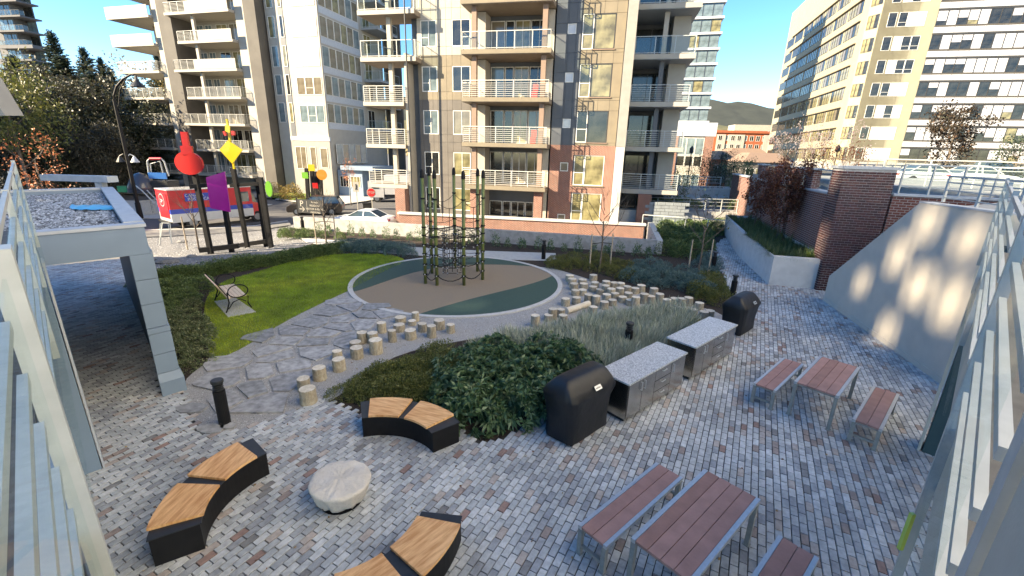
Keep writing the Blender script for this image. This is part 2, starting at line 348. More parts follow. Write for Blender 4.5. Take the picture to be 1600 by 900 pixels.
# courtyard terrace: a slab of soil with its edges
COURT = [(-12, -2), (14, -2), (14, 16), (18, 32), (22, 45), (12.5, 45), (7.6, 23.0), (-13.7, 27.6), (-13.9, 26.2), G(505, 374), G(475, 385), G(420, 398), G(330, 414), G(262, 428), G(225, 440), (-22, 14), (-22, -2)]
mb = MB(); mb.prism(COURT, STREET-.3, 0); mb.build('courtyard_soil', m_soil, kind='structure')
PAVE = [G(505, 622), G(545, 640), G(600, 665), G(715, 672), G(742, 683), G(760, 697), G(850, 652), G(905, 632), G(960, 612), G(1030, 560), G(1098, 520), G(1128, 497), G(1148, 480),
        G(1135, 445), G(1128, 425), G(1112, 405), G(1108, 392), G(1128, 374), G(1143, 369), G(1172, 361), Vector((18, 33, 0)), Vector((14.2, 25, 0)), Vector((13.2, 18.5, 0)), Vector((12.4, 15.4, 0)), Vector((10.6, 9.3, 0)), Vector((9, 2.5, 0)), Vector((1, -1, 0)), Vector((-7, 1.5, 0)), Vector((-17, 9.5, 0)), Vector((-20.5, 16, 0)), Vector((-17, 19, 0)),
        G(232, 410), G(215, 430), G(255, 618), G(284, 614), G(318, 680), G(365, 675), G(430, 655), G(470, 638)]
sheet('paving_bed', PAVE, .004, m_joint)
paving = link('courtyard_paving', None)
paving['kind'] = 'structure'
pz = R(90-28.2); pu = Vector((math.cos(pz), math.sin(pz), 0)); pv = Vector((-pu.y, pu.x, 0))
PL, PW = .208, .104
CS = []
jj, ii = np.meshgrid(np.arange(-330, 330), np.arange(-230, 230), indexing='ij'); jj = jj.ravel(); ii = ii.ravel()
cu = ii*PL+np.where(jj % 2, PL/2, 0)+np.random.uniform(-.002, .002, len(ii)); cv = jj*PW+np.random.uniform(-.0015, .0015, len(ii))
cx = pu.x*cu+pv.x*cv; cy = pu.y*cu+pv.y*cv
ok = (cy > 1.2) & (cy < 33) & (np.abs(cx) < 21) & (np.abs(np.arctan2(cx, cy)) < R(52)); cx, cy = cx[ok], cy[ok]
ok = inpoly_np(cx, cy, PAVE)
CS = [(math.hypot(x, y), Vector((x, y, 0))) for x, y in zip(cx[ok].tolist(), cy[ok].tolist())]
CS.sort(key=lambda q: q[0])
seen = [q for q in CS if q[1].y > 2.9 and abs(math.atan2(q[1].x, q[1].y)) < R(46)]
first = set(id(q) for q in seen[:300])
big = MB()
for q in CS:
    rr_, c = q; t = rnd.random(); z = .03+rnd.uniform(-.0015, .0015)
    u2 = (pu+pv*rnd.uniform(-.008, .008)).normalized()
    if id(q) in first:
        mb = MB(); mb.obox(c, u2, PL/2-.0062, PW/2-.0062, .0, z, t, cham=.004, bottom=False); mb.build('paver', m_paver, paving)
    else: big.obox(c, u2, PL/2-.0062, PW/2-.0062, .0, z, t, cham=.004 if rr_ < 12 else 0, bottom=False)
o = big.build('paver', m_paver, paving, kind='stuff')
# gravel court with stepping flagstones
GRAV = smooth_poly([G(280, 612), G(318, 685), G(365, 678), G(430, 655), G(470, 636), G(520, 630), G(600, 560), G(700, 535), G(860, 512), G(1000, 505), G(1140, 520), G(1135, 490), G(1050, 470), G(960, 450), G(900, 430), G(850, 415), G(700, 420), G(560, 440), G(520, 465), G(440, 500), G(380, 535), G(300, 580)], 2)
sheet('gravel_bed', GRAV, .012, m_gravel)
def pebbles(name, inside, box, n, smin, smax, z, mat, zf=None):
    xs = np.random.uniform(box[0], box[1], n*3); ys = np.random.uniform(box[2], box[3], n*3)
    k = np.nonzero(inside(xs, ys))[0][:n]; xs = xs[k]; ys = ys[k]; m = len(k)
    s = np.random.uniform(smin, smax, m); a = np.random.uniform(0, 6.28, m)
    base = np.array([[1, 0, 0], [.1, .8, 0], [-.9, .1, 0], [0, -.75, 0], [0, 0, .6]], float)
    V = np.zeros((m, 5, 3)); ca, sa = np.cos(a)[:, None], np.sin(a)[:, None]
    V[:, :, 0] = (base[:, 0]*ca-base[:, 1]*sa)*s[:, None]+xs[:, None]; V[:, :, 1] = (base[:, 0]*sa+base[:, 1]*ca)*s[:, None]+ys[:, None]
    zz = np.array([zf(x, y) for x, y in zip(xs, ys)]) if zf else np.full(m, z)
    V[:, :, 2] = base[:, 2]*s[:, None]+zz[:, None]
    F = np.array([[0, 1, 4], [1, 2, 4], [2, 3, 4], [3, 0, 4]]); F = (F[None]+np.arange(m)[:, None, None]*5).reshape(-1, 3)
    T = np.repeat(np.random.rand(m), 4)
    return link(name, npmesh(name, V.reshape(-1, 3), F, T, mat), kind='stuff')
tag(pebbles('pea_gravel', lambda x, y: inpoly_np(x, y, GRAV), (-8, 9, 6, 21), 26000, .008, .022, .013, m_pebble), 'pale pea gravel around the log stumps and flagstones', 'gravel')
# irregular flagstones across the gravel (cells grown from jittered seeds)
flags = link('flagstone_path', None); flags['kind'] = 'structure'
FP_ = [G(330, 660), G(420, 655), G(470, 600), G(500, 560), G(560, 520), G(640, 500), G(600, 480), G(560, 462), G(500, 478), G(430, 510), G(385, 538), G(325, 590)]
seeds = []
for yy in np.arange(6.3, 15.5, .74):
    for xx in np.arange(-7.6, -1.5, .86):
        q = Vector((xx+rnd.uniform(-.36, .36)+(.4 if int(yy/.74) % 2 else 0), yy+rnd.uniform(-.33, .33), 0))
        seeds.append(q)
for q in seeds:
    if not inpoly(q.x, q.y, FP_): continue
    poly = [q+Vector((math.cos(a)*.8, math.sin(a)*.8, 0)) for a in [k*math.pi/8 for k in range(16)]]
    for r_ in seeds:
        if r_ is q or (r_-q).length > 2: continue
        mid = (q+r_)/2; nn = (r_-q).normalized(); off = -.032
        out = []
        for i in range(len(poly)):
            a, b = poly[i], poly[(i+1) % len(poly)]; da = (a-mid).dot(nn)-off; db = (b-mid).dot(nn)-off
            if da <= 0: out.append(a)
            if da*db < 0: out.append(a+(b-a)*(da/(da-db)))
        poly = out
        if len(poly) < 3: break
    if len(poly) < 3: continue
    c_ = sum(poly, Vector())/len(poly); poly = [c_+(p-c_)*rnd.uniform(.86, .99) for p in poly]
    mb = MB(); mb.prism(poly, .01, .045+rnd.uniform(-.008, .012)); mb.build('flagstone', m_flag, flags)
# scattered flagstones in the near corner by the bollard
for (px, py, a, b) in [(330, 672, .28, .16), (357, 668, .15, .1), (402, 640, .38, .2), (300, 640, .3, .2)]:
    c = G(px, py); mb = MB(); mb.prism([(c.x+math.cos(k*.63)*a*rnd.uniform(.8, 1.1), c.y+math.sin(k*.63)*b*rnd.uniform(.8, 1.1)) for k in range(10)], .01, .05); mb.build('flagstone', m_flag, flags)
# lawn
LAWN = smooth_poly([G(330, 575), G(352, 557), G(385, 542), G(440, 505), G(520, 466), G(560, 448), G(600, 425), G(640, 408), G(610, 398), G(530, 396), G(450, 410), G(395, 428), G(345, 440), G(318, 470), G(322, 520)], 2)
sheet('lawn', LAWN, .02, m_lawn)
n = 90000; P = np.zeros((0, 2))
xs = np.random.uniform(-12, -3, n*2); ys = np.random.uniform(9, 22, n*2); k = np.nonzero(inpoly_np(xs, ys, LAWN))[0][:n]
xs, ys = xs[k], ys[k]; m_ = len(k); a = np.random.uniform(0, 6.28, m_); h = np.random.uniform(.025, .065, m_); wd = .006
V = np.zeros((m_, 3, 3)); V[:, 0] = np.c_[xs-np.cos(a)*wd, ys-np.sin(a)*wd, np.full(m_, .02)]; V[:, 1] = np.c_[xs+np.cos(a)*wd, ys+np.sin(a)*wd, np.full(m_, .02)]
V[:, 2] = np.c_[xs+np.random.uniform(-.03, .03, m_), ys+np.random.uniform(-.03, .03, m_), .02+h]
pt = (np.sin(xs*1.3+np.cos(ys*.9)*2)*.5+.5)*.5+np.random.rand(m_)*.5
tag(link('lawn_grass', npmesh('lawn_grass', V.reshape(-1, 3), np.arange(m_*3).reshape(-1, 3), pt, m_blade), kind='stuff'), 'bright green mown grass of the kidney shaped lawn', 'grass')
# play circle
CC = Vector((-2.15, 16.8, 0)); CR = 4.12
def disc(r, n=96): return [(CC.x+math.cos(2*math.pi*k/n)*r, CC.y+math.sin(2*math.pi*k/n)*r) for k in range(n)]
pc = link('play_circle', None); pc['kind'] = 'structure'
mb = MB()
for k in range(96):
    a0, a1 = 2*math.pi*k/96, 2*math.pi*(k+1)/96
    def q(r, a, z): return (CC.x+math.cos(a)*r, CC.y+math.sin(a)*r, z)
    mb.hexa([q(CR-.17, a0, 0), q(CR+.0, a0, 0), q(CR, a1, 0), q(CR-.17, a1, 0), q(CR-.17, a0, .05), q(CR, a0, .05), q(CR, a1, .05), q(CR-.17, a1, .05)], .5)
mb.build('concrete_ring', m_ring, pc)
mb = MB(); mb.prism(disc(CR-.17), 0, .032); mb.build('tan_rubber_surface', m_tan, pc)
def clipd(pts): return [(p[0], p[1]) for p in pts]
def arcpts(a0, a1, n=30): return [Vector((CC.x+math.cos(R(a0+(a1-a0)*k/n))*(CR-.18), CC.y+math.sin(R(a0+(a1-a0)*k/n))*(CR-.18), 0)) for k in range(n+1)]
def bz(p0, p1, p2, p3, n=16): return [p0*((1-t)**3)+p1*(3*t*(1-t)**2)+p2*(3*t*t*(1-t))+p3*t**3 for t in [k/n for k in range(1, n)]]
def ang(p): return math.degrees(math.atan2(p.y-CC.y, p.x-CC.x))
e0, e1 = G(562, 456), G(842, 415)
A = arcpts(ang(e1), ang(e0)+(360 if ang(e0) < ang(e1) else 0))
B = bz(A[-1], G(620, 440), G(660, 405), A[0])
mb = MB(); mb.prism(A+B, .03, .038); mb.build('green_rubber_surface', m_green, pc)
e0, e1 = G(655, 492), G(868, 432)
A = arcpts(ang(e0)-0, ang(e1)) if ang(e0) < ang(e1) else arcpts(ang(e0)-360, ang(e1))
B = bz(A[-1], G(830, 450), G(760, 458), A[0])
mb = MB(); mb.prism(A+B, .03, .038); mb.build('green_rubber_surface', m_green, pc)
# pale path behind the circle
sheet('garden_path', [G(470, 372), G(480, 379), G(560, 392), G(660, 400), G(760, 405), G(870, 408), G(868, 396), G(750, 392), G(640, 386), G(560, 378)], .016, m_concl)
# upper white gravel garden sloping to the pavement
near = [G(225, 440), G(262, 428), G(330, 414), G(420, 398), G(475, 385), G(505, 374)]
far = [G(215, 372, -.85), G(250, 371, -.85), G(320, 367, -.85), G(400, 361, -.85), G(445, 355, -.85), G(462, 350, -.85)]
mb = MB(); NR = 10
def gsurf(i, j):
    a = near[i]; b = far[i]; t = j/NR; p = a.lerp(b, t); p.z = .006*(1-t)+(-.85)*(3*t*t-2*t*t*t)+rnd.uniform(-.02, .03)*(0 < j < NR); return p
GS = []
near2 = []; far2 = []
for i in range(len(near)-1):
    for k in range(4): near2.append(near[i].lerp(near[i+1], k/4)); far2.append(far[i].lerp(far[i+1], k/4))
near2.append(near[-1]); far2.append(far[-1]); near, far = near2, far2
for i in range(len(near)): GS.append([gsurf(i, j) for j in range(NR+1)])
for i in range(len(near)-1):
    for j in range(NR): mb.poly([GS[i][j], GS[i+1][j], GS[i+1][j+1], GS[i][j+1]])
mb.build('white_gravel_garden', m_gravelw, kind='structure', smooth=True)
mb = MB()
for _ in range(5000):
    i = rnd.uniform(0, len(near)-1.001); j = rnd.uniform(0, NR-.001); ii, jj = int(i), int(j)
    p = GS[ii][jj].lerp(GS[ii+1][jj], i-ii).lerp(GS[ii][jj+1].lerp(GS[ii+1][jj+1], i-ii), j-jj); s = rnd.uniform(.02, .06); a = rnd.random()*6
    q = [p+Vector((math.cos(a+k*1.57)*s, math.sin(a+k*1.57)*s*.7, -.01)) for k in range(4)]; top = p+Vector((0, 0, s*.6)); t = rnd.random()
    for k in range(4): mb.poly([q[k], q[(k+1) % 4], top], t)
m_peb2 = MR('white pebbles', [(0, (.24, .24, .25)), (.4, (.34, .34, .34)), (.8, (.15, .15, .16))], amt=.1, bump=0)
tag(mb.build('white_cobbles', m_peb2, kind='stuff'), 'white stone chippings under the painted sculptures', 'gravel')
# boulders
for px, py, s in [(262, 412, .45), (248, 408, .3), (148+260, 378, .25), (300, 402, .2), (285, 379, .22)]:
    c = G(px, py, -.1); mb = MB(); mb.lathe(c, [(s*.9, 0), (s, s*.25), (s*.75, s*.5), (s*.3, s*.62)], 9, sx=1.2, sy=.8, jit=.16)
    o = mb.build('boulder', m_gravelw); tag(o, {262: 'largest pale boulder beside the grey pavilion wall', 248: 'pale boulder tucked at the pavilion corner in the white gravel', 408: 'small boulder right of the black sculptures', 300: 'small boulder below the red disc sculpture', 285: 'little boulder beside the folding sign legs'}[px], 'boulder')
# streets
def flat(name, P, z, mat): mb = MB(); mb.prism(P, z-.06, z); return mb.build(name, mat, kind='structure')
flat('pavement', GP([(150, 385), (215, 370.5), (320, 366), (400, 360), (455, 351), (450, 345), (400, 352.5), (320, 357), (215, 360), (140, 362)], -.85), -.85, m_walk)
mb = MB(); mb.prism(GP([(140, 362.2), (215, 360.2), (320, 357.2), (400, 352.7), (450, 345.2), (449, 344.2), (400, 351.6), (320, 355.9), (215, 358.9), (140, 360.9)], -.85), -1.02, -.847); mb.build('kerb', m_concl, kind='structure')
flat('street', [Vector((-75, 26, 0)), Vector((-30, 27.2, 0)), G(320, 356.3, -1), G(449, 345, -1), Vector((-14.6, 30.4, 0)), Vector((8.6, 25, 0)), Vector((10.6, 31.5, 0)), Vector((-6, 35, 0)), Vector((-9, 60, 0)), Vector((-6, 110, 0)), Vector((-16, 110, 0)), G(622, 307, -1), G(522, 322, -1), G(430, 312, -1), Vector((-75, 52, 0))], -1.0, m_asph)
flat('far_pavement', GP([(522, 321), (624, 306), (600, 290), (470, 300), (430, 311)], -.86), -.86, m_concl)
flat('verge', GP([(425, 308), (470, 313), (500, 305), (470, 288), (425, 290)], -.8), -.78, m_lawn)
flat('plaza', [Vector((-75, 52.5, 0)), G(425, 311, -1), Vector((-30, 66, 0)), Vector((-75, 66, 0))], -.84, m_walk)
flat('play_area_ground', [Vector((-48, 33, 0)), Vector((-25.5, 36, 0)), Vector((-25, 46, 0)), Vector((-50, 46, 0))], -.93, m_concl)
# ------------------------------------------------------------ furniture of the courtyard
def ring_sector(mb, r0, r1, a0, a1, z0, z1, n=14, t=.5):
    for k in range(n):
        b0 = a0+(a1-a0)*k/n; b1 = a0+(a1-a0)*(k+1)/n
        def q(r, a, z): return (math.cos(a)*r, math.sin(a)*r, z)
        mb.hexa([q(r0, b0, z0), q(r1, b0, z0), q(r1, b1, z0), q(r0, b1, z0), q(r0, b0, z1), q(r1, b0, z1), q(r1, b1, z1), q(r0, b1, z1)], t)
def curved_bench(cx, cy, mid, label):
    t = thing('curved_bench', label, 'bench', (cx, cy, .03), R(mid), 'curved benches round the covered fire pit')
    h = R(36.3)
    mb = MB(); ring_sector(mb, 1.16, 1.67, -h, h, 0, .39, 20); mb.build('base', m_black, t)
    mb = MB(); ring_sector(mb, 1.14, 1.69, -h, h, .392, .405, 20); mb.build('top_plate', m_dark, t)
    for a0, a1 in ((-.80, -.06), (.10, .84)):
        a0, a1 = a0*h, a1*h
        s = MB(); ring_sector(s, 1.125, 1.71, a0, a1, .407, .445, 12); o = s.build('seat', m_wood, t)
    return t
curved_bench(-2.19, 5.65, 74, 'black curved bench with two cedar seats nearest the planting bed, beyond the fire pit')
curved_bench(-2.86, 5.0, 176, 'black curved bench with two cedar seats left of the covered fire pit, below the bollard')
curved_bench(-2.25, 4.78, -42, 'black curved bench with cedar seats cut by the bottom edge, nearest the camera')
# covered fire pit: canvas drawn over a low drum
from mathutils import noise as mn
mb = MB(); n = 72; prof = [(.30, .07), (.345, .06), (.37, .09), (.39, .14), (.405, .20), (.418, .26), (.43, .31), (.432, .335), (.42, .352), (.39, .362), (.33, .368), (.26, .374), (.18, .378), (.09, .38), (.01, .381)]
for i_, (r_, z_) in enumerate(prof):
    for k in range(n):
        a = 2*math.pi*k/n; side = max(0, min(1, (.345-z_)/.2)); v_ = Vector((math.cos(a)*r_, math.sin(a)*r_, z_))
        fold = abs(math.sin(a*7+1.3*math.sin(a*3)+z_*3))*.10+abs(math.sin(a*17+2*math.sin(a*2)-z_*8))*.03
        f = 1-(fold)*side+.02*mn.noise(v_*6); top = (1-side)*(.030*mn.noise(v_*5)+.030*abs(mn.noise(v_*11+Vector((3, 1, 2)))))
        mb.v.append((math.cos(a)*r_*f, math.sin(a)*r_*f*.97, z_+top+side*.03*mn.noise(Vector((math.cos(a)*2, math.sin(a)*2, 0)))))
for i in range(len(prof)-1):
    for k in range(n): mb.f.append((i*n+k, i*n+(k+1) % n, (i+1)*n+(k+1) % n, (i+1)*n+k)); mb.t.append(.5); mb.m.append(0)
mb.f.append(tuple(range((len(prof)-1)*n, len(prof)*n))); mb.t.append(.5); mb.m.append(0)
t = thing('fire_pit', 'round fire pit wrapped in a pale grey canvas cover between the curved benches', 'fire pit', (-2.42, 5.27, .03))
mb.build('cover', m_canvas, t, smooth=True)
b2 = MB(); b2.lathe((0, 0, 0), [(.30, 0), (.30, .02), (.24, .04), (.22, .16)], 20); b2.build('base', m_black, t)
def slat_piece(name, label, L, W, H, nsl, loc, az, group, cat, apron=.05):
    t = thing(name, label, cat, (loc[0], loc[1], .03), rot_of(az), group)
    e = .055 if W > .6 else .05
    for s in (-1, 1):
        mb = MB(); y0 = s*(W/2-e); mb.box(-L/2, L/2, min(y0, s*W/2), max(y0, s*W/2), H-.05, H, .5); mb.build('edge_rail', m_alu, t)
    sw = (W-2*e)/nsl
    for k in range(nsl):
        y0 = -W/2+e+k*sw; mb = MB(); mb.box(-L/2+.004, L/2-.004, y0+.004, y0+sw-.004, H-.035, H-.004); mb.build('slat', m_ipe, t)
    mb = MB(); mb.box(-L/2+.03, L/2-.03, -W/2+e+.01, W/2-e-.01, H-.075, H-.037, .5); mb.build('support_frame', m_gal, t)
    for sx in (-1, 1):
        for sy in (-1, 1):
            mb = MB(); x = sx*(L/2-.03); y = sy*(W/2-.035)
            mb.box(x-.03, x+.03, y-.03, y+.03, .012, H-.05, .5); mb.box(x-.042, x+.042, y-.045, y+.045, 0, .012, .5); mb.build('leg', m_gal, t)
        if H < .6:
            mb = MB(); x = sx*(L/2-.03); mb.box(x-.02, x+.02, -W/2+.067, W/2-.067, .12, .16, .5); mb.build('stretcher', m_gal, t)
    return t
def quad_c(pts, z):
    q = [G(a, b, z) for a, b in pts]; return sum(q, Vector())/4
ga = 'slatted picnic benches'
FA = 48
def mid2(p, q, z): return (G(*p, z)+G(*q, z))/2
nA = dirv(FA+90)
bA = quad_c([(903, 823), (1026, 724), (1066, 748), (947, 859)], .45)
slat_piece('picnic_bench', 'slatted bench between the near barbecue and the big table', 1.84, .44, .45, 2, bA, FA, ga, 'bench')
tA0 = G(1100, 735, .75); tA = tA0+nA*.375-dirv(FA)*.9
slat_piece('picnic_table', 'largest slatted table at the bottom, four reddish boards in a metal edge', 1.8, .75, .75, 4, tA, FA, 'slatted picnic tables', 'table')
bC0 = G(1216, 838, .45); bC = bC0+nA*.22-dirv(FA)*.92
slat_piece('picnic_bench', 'slatted bench at the bottom edge, right of the nearest table', 1.84, .44, .45, 2, bC, FA, ga, 'bench')
slat_piece('picnic_bench', 'slatted bench left of the farther picnic table', 1.84, .44, .45, 2, quad_c([(1176, 600), (1224, 561), (1255, 571), (1213, 612)], .45), 47, ga, 'bench')
slat_piece('picnic_table', 'farther slatted table near the stucco wall, standing between two benches', 1.78, .75, .75, 4, quad_c([(1240, 597), (1280, 557), (1344, 577), (1311, 622)], .75), 47, 'slatted picnic tables', 'table')
slat_piece('picnic_bench', 'slatted bench right of the farther table, closest to the dark column', 1.84, .44, .45, 2, quad_c([(1330, 656), (1364, 605), (1405, 619), (1379, 673)], .45), 47, ga, 'bench')
def cabinet(q, az, label):
    c = quad_c(q, .9); t = thing('serving_cabinet', label, 'cabinet', (c.x, c.y, .03), rot_of(az), 'steel serving cabinets between the barbecues')
    L, W, H = 2.2, .74, .87
    mb = MB(); mb.box(-L/2, L/2, -W/2, W/2, H-.035, H, .5); mb.build('counter', m_granite, t)
    mb = MB(); mb.box(-L/2+.03, L/2-.03, -W/2+.035, W/2-.03, .08, H-.037, .5); mb.build('carcass', m_steel, t)
    mb = MB(); mb.box(-L/2+.07, L/2-.07, -W/2+.10, W/2-.05, 0, .08, .5); mb.build('plinth', m_dark, t)
    y = -W/2+.015
    def front(name, x0, x1, z0, z1, hz):
        mb = MB(); mb.box(x0+.006, x1-.006, y, y+.018, z0+.006, z1-.006, .5); o = mb.build(name, m_steel, t)
        h = MB()
        if hz == 'h':
            xm = (x0+x1)/2; zt = z1-.07; h.bar((xm-.07, y-.03, zt), (xm+.07, y-.03, zt), .014, .014, .5); [h.bar((xm+s*.07, y, zt), (xm+s*.07, y-.03, zt), .012, .012, .5) for s in (-1, 1)]
        else:
            xm = x1-.06 if hz == 'r' else x0+.06; h.bar((xm, y-.03, z1-.24), (xm, y-.03, z1-.06), .014, .014, .5); [h.bar((xm, y, zz), (xm, y-.03, zz), .012, .012, .5) for zz in (z1-.235, z1-.065)]
        h.build('handle', m_alu, o)
    z0, z1 = .09, H-.04
    a = -L/2+.04; front('door', a, a+.46, z0, z1, 'r'); front('door', a+.46, a+.92, z0, z1, 'l')
    b = a+.92
    for k in range(3): front('drawer', b, b+.62, z1-(k+1)*(z1-z0)/3, z1-k*(z1-z0)/3, 'h')
    front('door', b+.62, L/2-.04, z0, z1, 'l')
    return t
cabinet([(934, 578), (1027, 533), (1075, 551), (984, 601)], 48, 'nearer stainless steel cabinet with a speckled granite top, beside the near covered barbecue')
cabinet([(1041, 527), (1110, 494), (1153, 507), (1087, 543)], 48, 'farther stainless steel cabinet with a granite top, beside the far covered barbecue')
def grill(c, az, label, badge, s=1):
    t = thing('covered_barbecue', label, 'barbecue', (c[0], c[1], .03), rot_of(az), 'barbecues under black covers')
    W, Dp = .60*s, .36*s
    prof = [(0.02, .86, .80), (.06, .88, .84), (.35, .86, .86), (.62, .90, .92), (.80, .99, 1.0), (.86, 1, .98), (.96, .98, .80), (1.06, .90, .56), (1.12, .80, .40), (1.14, .62, .25)]
    mb = MB(); n = 40
    for i, (z, fx, fy) in enumerate(prof):
        for k in range(n):
            a = 2*math.pi*k/n; ca, sa = math.cos(a), math.sin(a); e = .30
            x = math.copysign(abs(ca)**e, ca)*W*fx; y = math.copysign(abs(sa)**e, sa)*Dp*fy
            wv = 1+(.022*math.sin(a*11+z*5+math.sin(a*3))+.018*math.sin(a*5+z*14))*(z < .95)
            mb.v.append((x*wv, y*wv, z*s+.012*math.sin(a*4)*(i == 0)))
    for i in range(len(prof)-1):
        for k in range(n): mb.f.append((i*n+k, i*n+(k+1) % n, (i+1)*n+(k+1) % n, (i+1)*n+k)); mb.t.append(.5); mb.m.append(0)
    mb.f.append(tuple(range((len(prof)-1)*n, len(prof)*n))); mb.t.append(.5); mb.m.append(0)
    cov = mb.build('cover', m_cover, t, smooth=True)
    # badge with small lettering on the sloping front shoulder
    b = MB(); cx, cy, cz = badge; y0, z0, y1, z1 = -Dp*.995, .905*s, -Dp*.84, .965*s
    n_ = Vector((0, -(z1-z0), (y1-y0))).normalized()*-1; n_ = Vector((0, -.36, .93)) if False else Vector((0, -(z1-z0), (y1-y0))).normalized()
    if n_.z < 0: n_ = -n_
    o_ = n_*.012
    P0 = Vector((-.02, y0, z0)); U = Vector((.17, 0, 0)); Vv = Vector((0, y1-y0, z1-z0)).normalized()*.085
    b.mi = 0; b.hexa([P0, P0+U, P0+U+Vv, P0+Vv, P0+o_, P0+U+o_, P0+U+Vv+o_, P0+Vv+o_], .5)
    bo = b.build('badge', m_alu, cov)
    text('weber', .05, m_black, cov, P0+U*.5+Vv*.5+n_*.0135, (math.atan2(Vv.z, Vv.y), 0, 0), ext=.001)
    s2 = MB()
    for sx in (-1, 1):
        for sy in (-1, 1): s2.lathe((sx*W*.7, sy*Dp*.6, 0), [(.03, 0), (.03, .05)], 8)
    s2.build('caster', m_black, t)
    return t
grill(G(900, 672, 0), 48, 'nearer barbecue under a black vinyl cover with a pale badge, left of the cabinets', (.1, -.3, 1), 1.08)
grill(G(1157, 520, 0)+Vector((-.05, .15, 0)), 48, 'farther barbecue under a black cover, beyond the second steel cabinet', (.1, -.3, 1))
def bollard(p, label, h=1.0, src=[None]):
    if src[0]: return copy_thing(src[0], (p.x, p.y, .01), label=label, scale=(1, 1, h))
    t = thing('bollard_light', label, 'bollard', (p.x, p.y, .01), 0, 'black bollard lights')
    mb = MB(); mb.lathe((0, 0, 0), [(.10, 0), (.10, .70)], 24); mb.build('post', m_black, t, smooth=False)
    mb = MB(); mb.lathe((0, 0, .70), [(.055, 0), (.055, .16)], 16)
    for k in range(3): mb.lathe((0, 0, .72+k*.045), [(.05, 0), (.088, .004), (.088, .012), (.05, .02)], 24)
    mb.build('louvre', m_dark, t); mb = MB(); mb.lathe((0, 0, .86), [(.10, 0), (.104, .01), (.104, .05), (.09, .062)], 24); mb.build('cap', m_alu if False else m_dark, t)
    src[0] = t; return t
bollard(G(352, 663), 'tall black bollard light in the gravel, left of the flagstones')
bollard(G(979, 556), 'black bollard light standing in the planting bed behind the steel cabinets')
bollard(G(1143, 468), 'black bollard light at the path edge behind the far covered barbecue')
bollard(G(1113, 425), 'black bollard light farther up the path, among the bushes')
bollard(G(849, 405), 'small black bollard light behind the play circle by the hedge plants')
bollard(G(474, 363), 'black bollard light by the left end of the low concrete wall')
# log stumps
SM = []
for v_ in range(6):
    mb = MB(); mb.lathe((0, 0, 0), [(1.02, 0), (1.0, .5), (.98, .985), (.95, 1)], 14, jit=.03); mb.m = [0]*len(mb.f); mb.m[-1] = 1; SM.append(mb.mesh('log_stump', [m_log, m_logtop]))
st = [(746, 710, 34), (676, 733, 50), (731, 750, 38), (587, 757, 42), (670, 767, 52), (779, 762, 42), (858, 745, 50), (822, 770, 42), (912, 766, 38), (636, 792, 40), (723, 792, 54), (496, 802, 48), (545, 804, 48), (465, 848, 52), (470, 873, 60), (559, 835, 60)]
hs = [.30, .2, .15, .32, .22, .26, .3, .38, .28, .36, .28, .32, .32, .2, .3, .4]
ST = [(400+a/3, 250+b/3, w_/3, h) for (a, b, w_), h in zip(st, hs)]
ST += [(400+a/2.25, 500+b/2.25, w_/2.25, h) for a, b, w_, h in [(284, 105, 34, .25), (289, 132, 44, .32), (220, 162, 44, .32), (165, 200, 44, .3), (179, 235, 54, .36)]]
rt = '271,537;283,553;382,535;331,557;292,575;337,576;298,607;390,570;443,563;440,583;481,570;510,572;380,590;332,605;414,603;360,625;396,632;303,640;252,645;466,598;508,595;541,588;578,597;607,583;445,625;484,620;547,618;520,638;582,637;622,622;667,597;434,660;472,652;555,652;652,633;694,622;192,692;230,695;240,722;382,682;172,722;110,722;727,648;764,645;799,645;830,640;880,665;772,685;852,695;902,705;858,720;930,700'
for q in rt.split(';'):
    a, b = map(float, q.split(',')); ST.append((800+a/3, 250+b/3, (28+b*.018)/3, rnd.choice([.22, .28, .32, .38])))
ORDN = 'first second third fourth fifth sixth seventh eighth ninth tenth eleventh twelfth thirteenth fourteenth fifteenth sixteenth seventeenth eighteenth nineteenth twentieth'.split()+['%d%s' % (n, {1: 'st', 2: 'nd', 3: 'rd'}.get(n % 10, 'th')) for n in range(21, 60)]
ORD = sorted(range(len(ST)), key=lambda i: (ST[i][0] > 760, ST[i][0]))
names_l = ['pale sawn log stump %s' % s for s in ['nearest the curved bench, lowest of the left trail', 'second up the left trail from the lowest stump']]
for rank, i in enumerate(ORD):
    x, y, w_, h = ST[i]; p = G(x, y, h+.01); rad = w_/2/690*(p.y*math.cos(PITCH)+(CAM_H-h)*math.sin(PITCH))
    left = x < 760
    lb = 'pale sawn log stump in the left trail, %s from its lower end' % ORDN[rank] if left else 'pale sawn log stump in the crowd right of the play circle'
    o = link('log_stump', SM[rank % 6], loc=(p.x, p.y, .012), rz=rnd.random()*6, scale=(rad*1.04, rad*rnd.uniform(.94, 1.08), h*.9))
    tag(o, lb, 'log stump', 'log stumps left of the planting bed' if left else 'log stumps right of the play circle')
# lying half log beside the circle
a, b = G(885, 486, .12), G(920, 474, .12); mb = MB(); mb.tube([a, b], .10, 12); tag(mb.build('lying_log', m_logtop), 'pale log lying on its side between the play circle and the standing stumps', 'log')
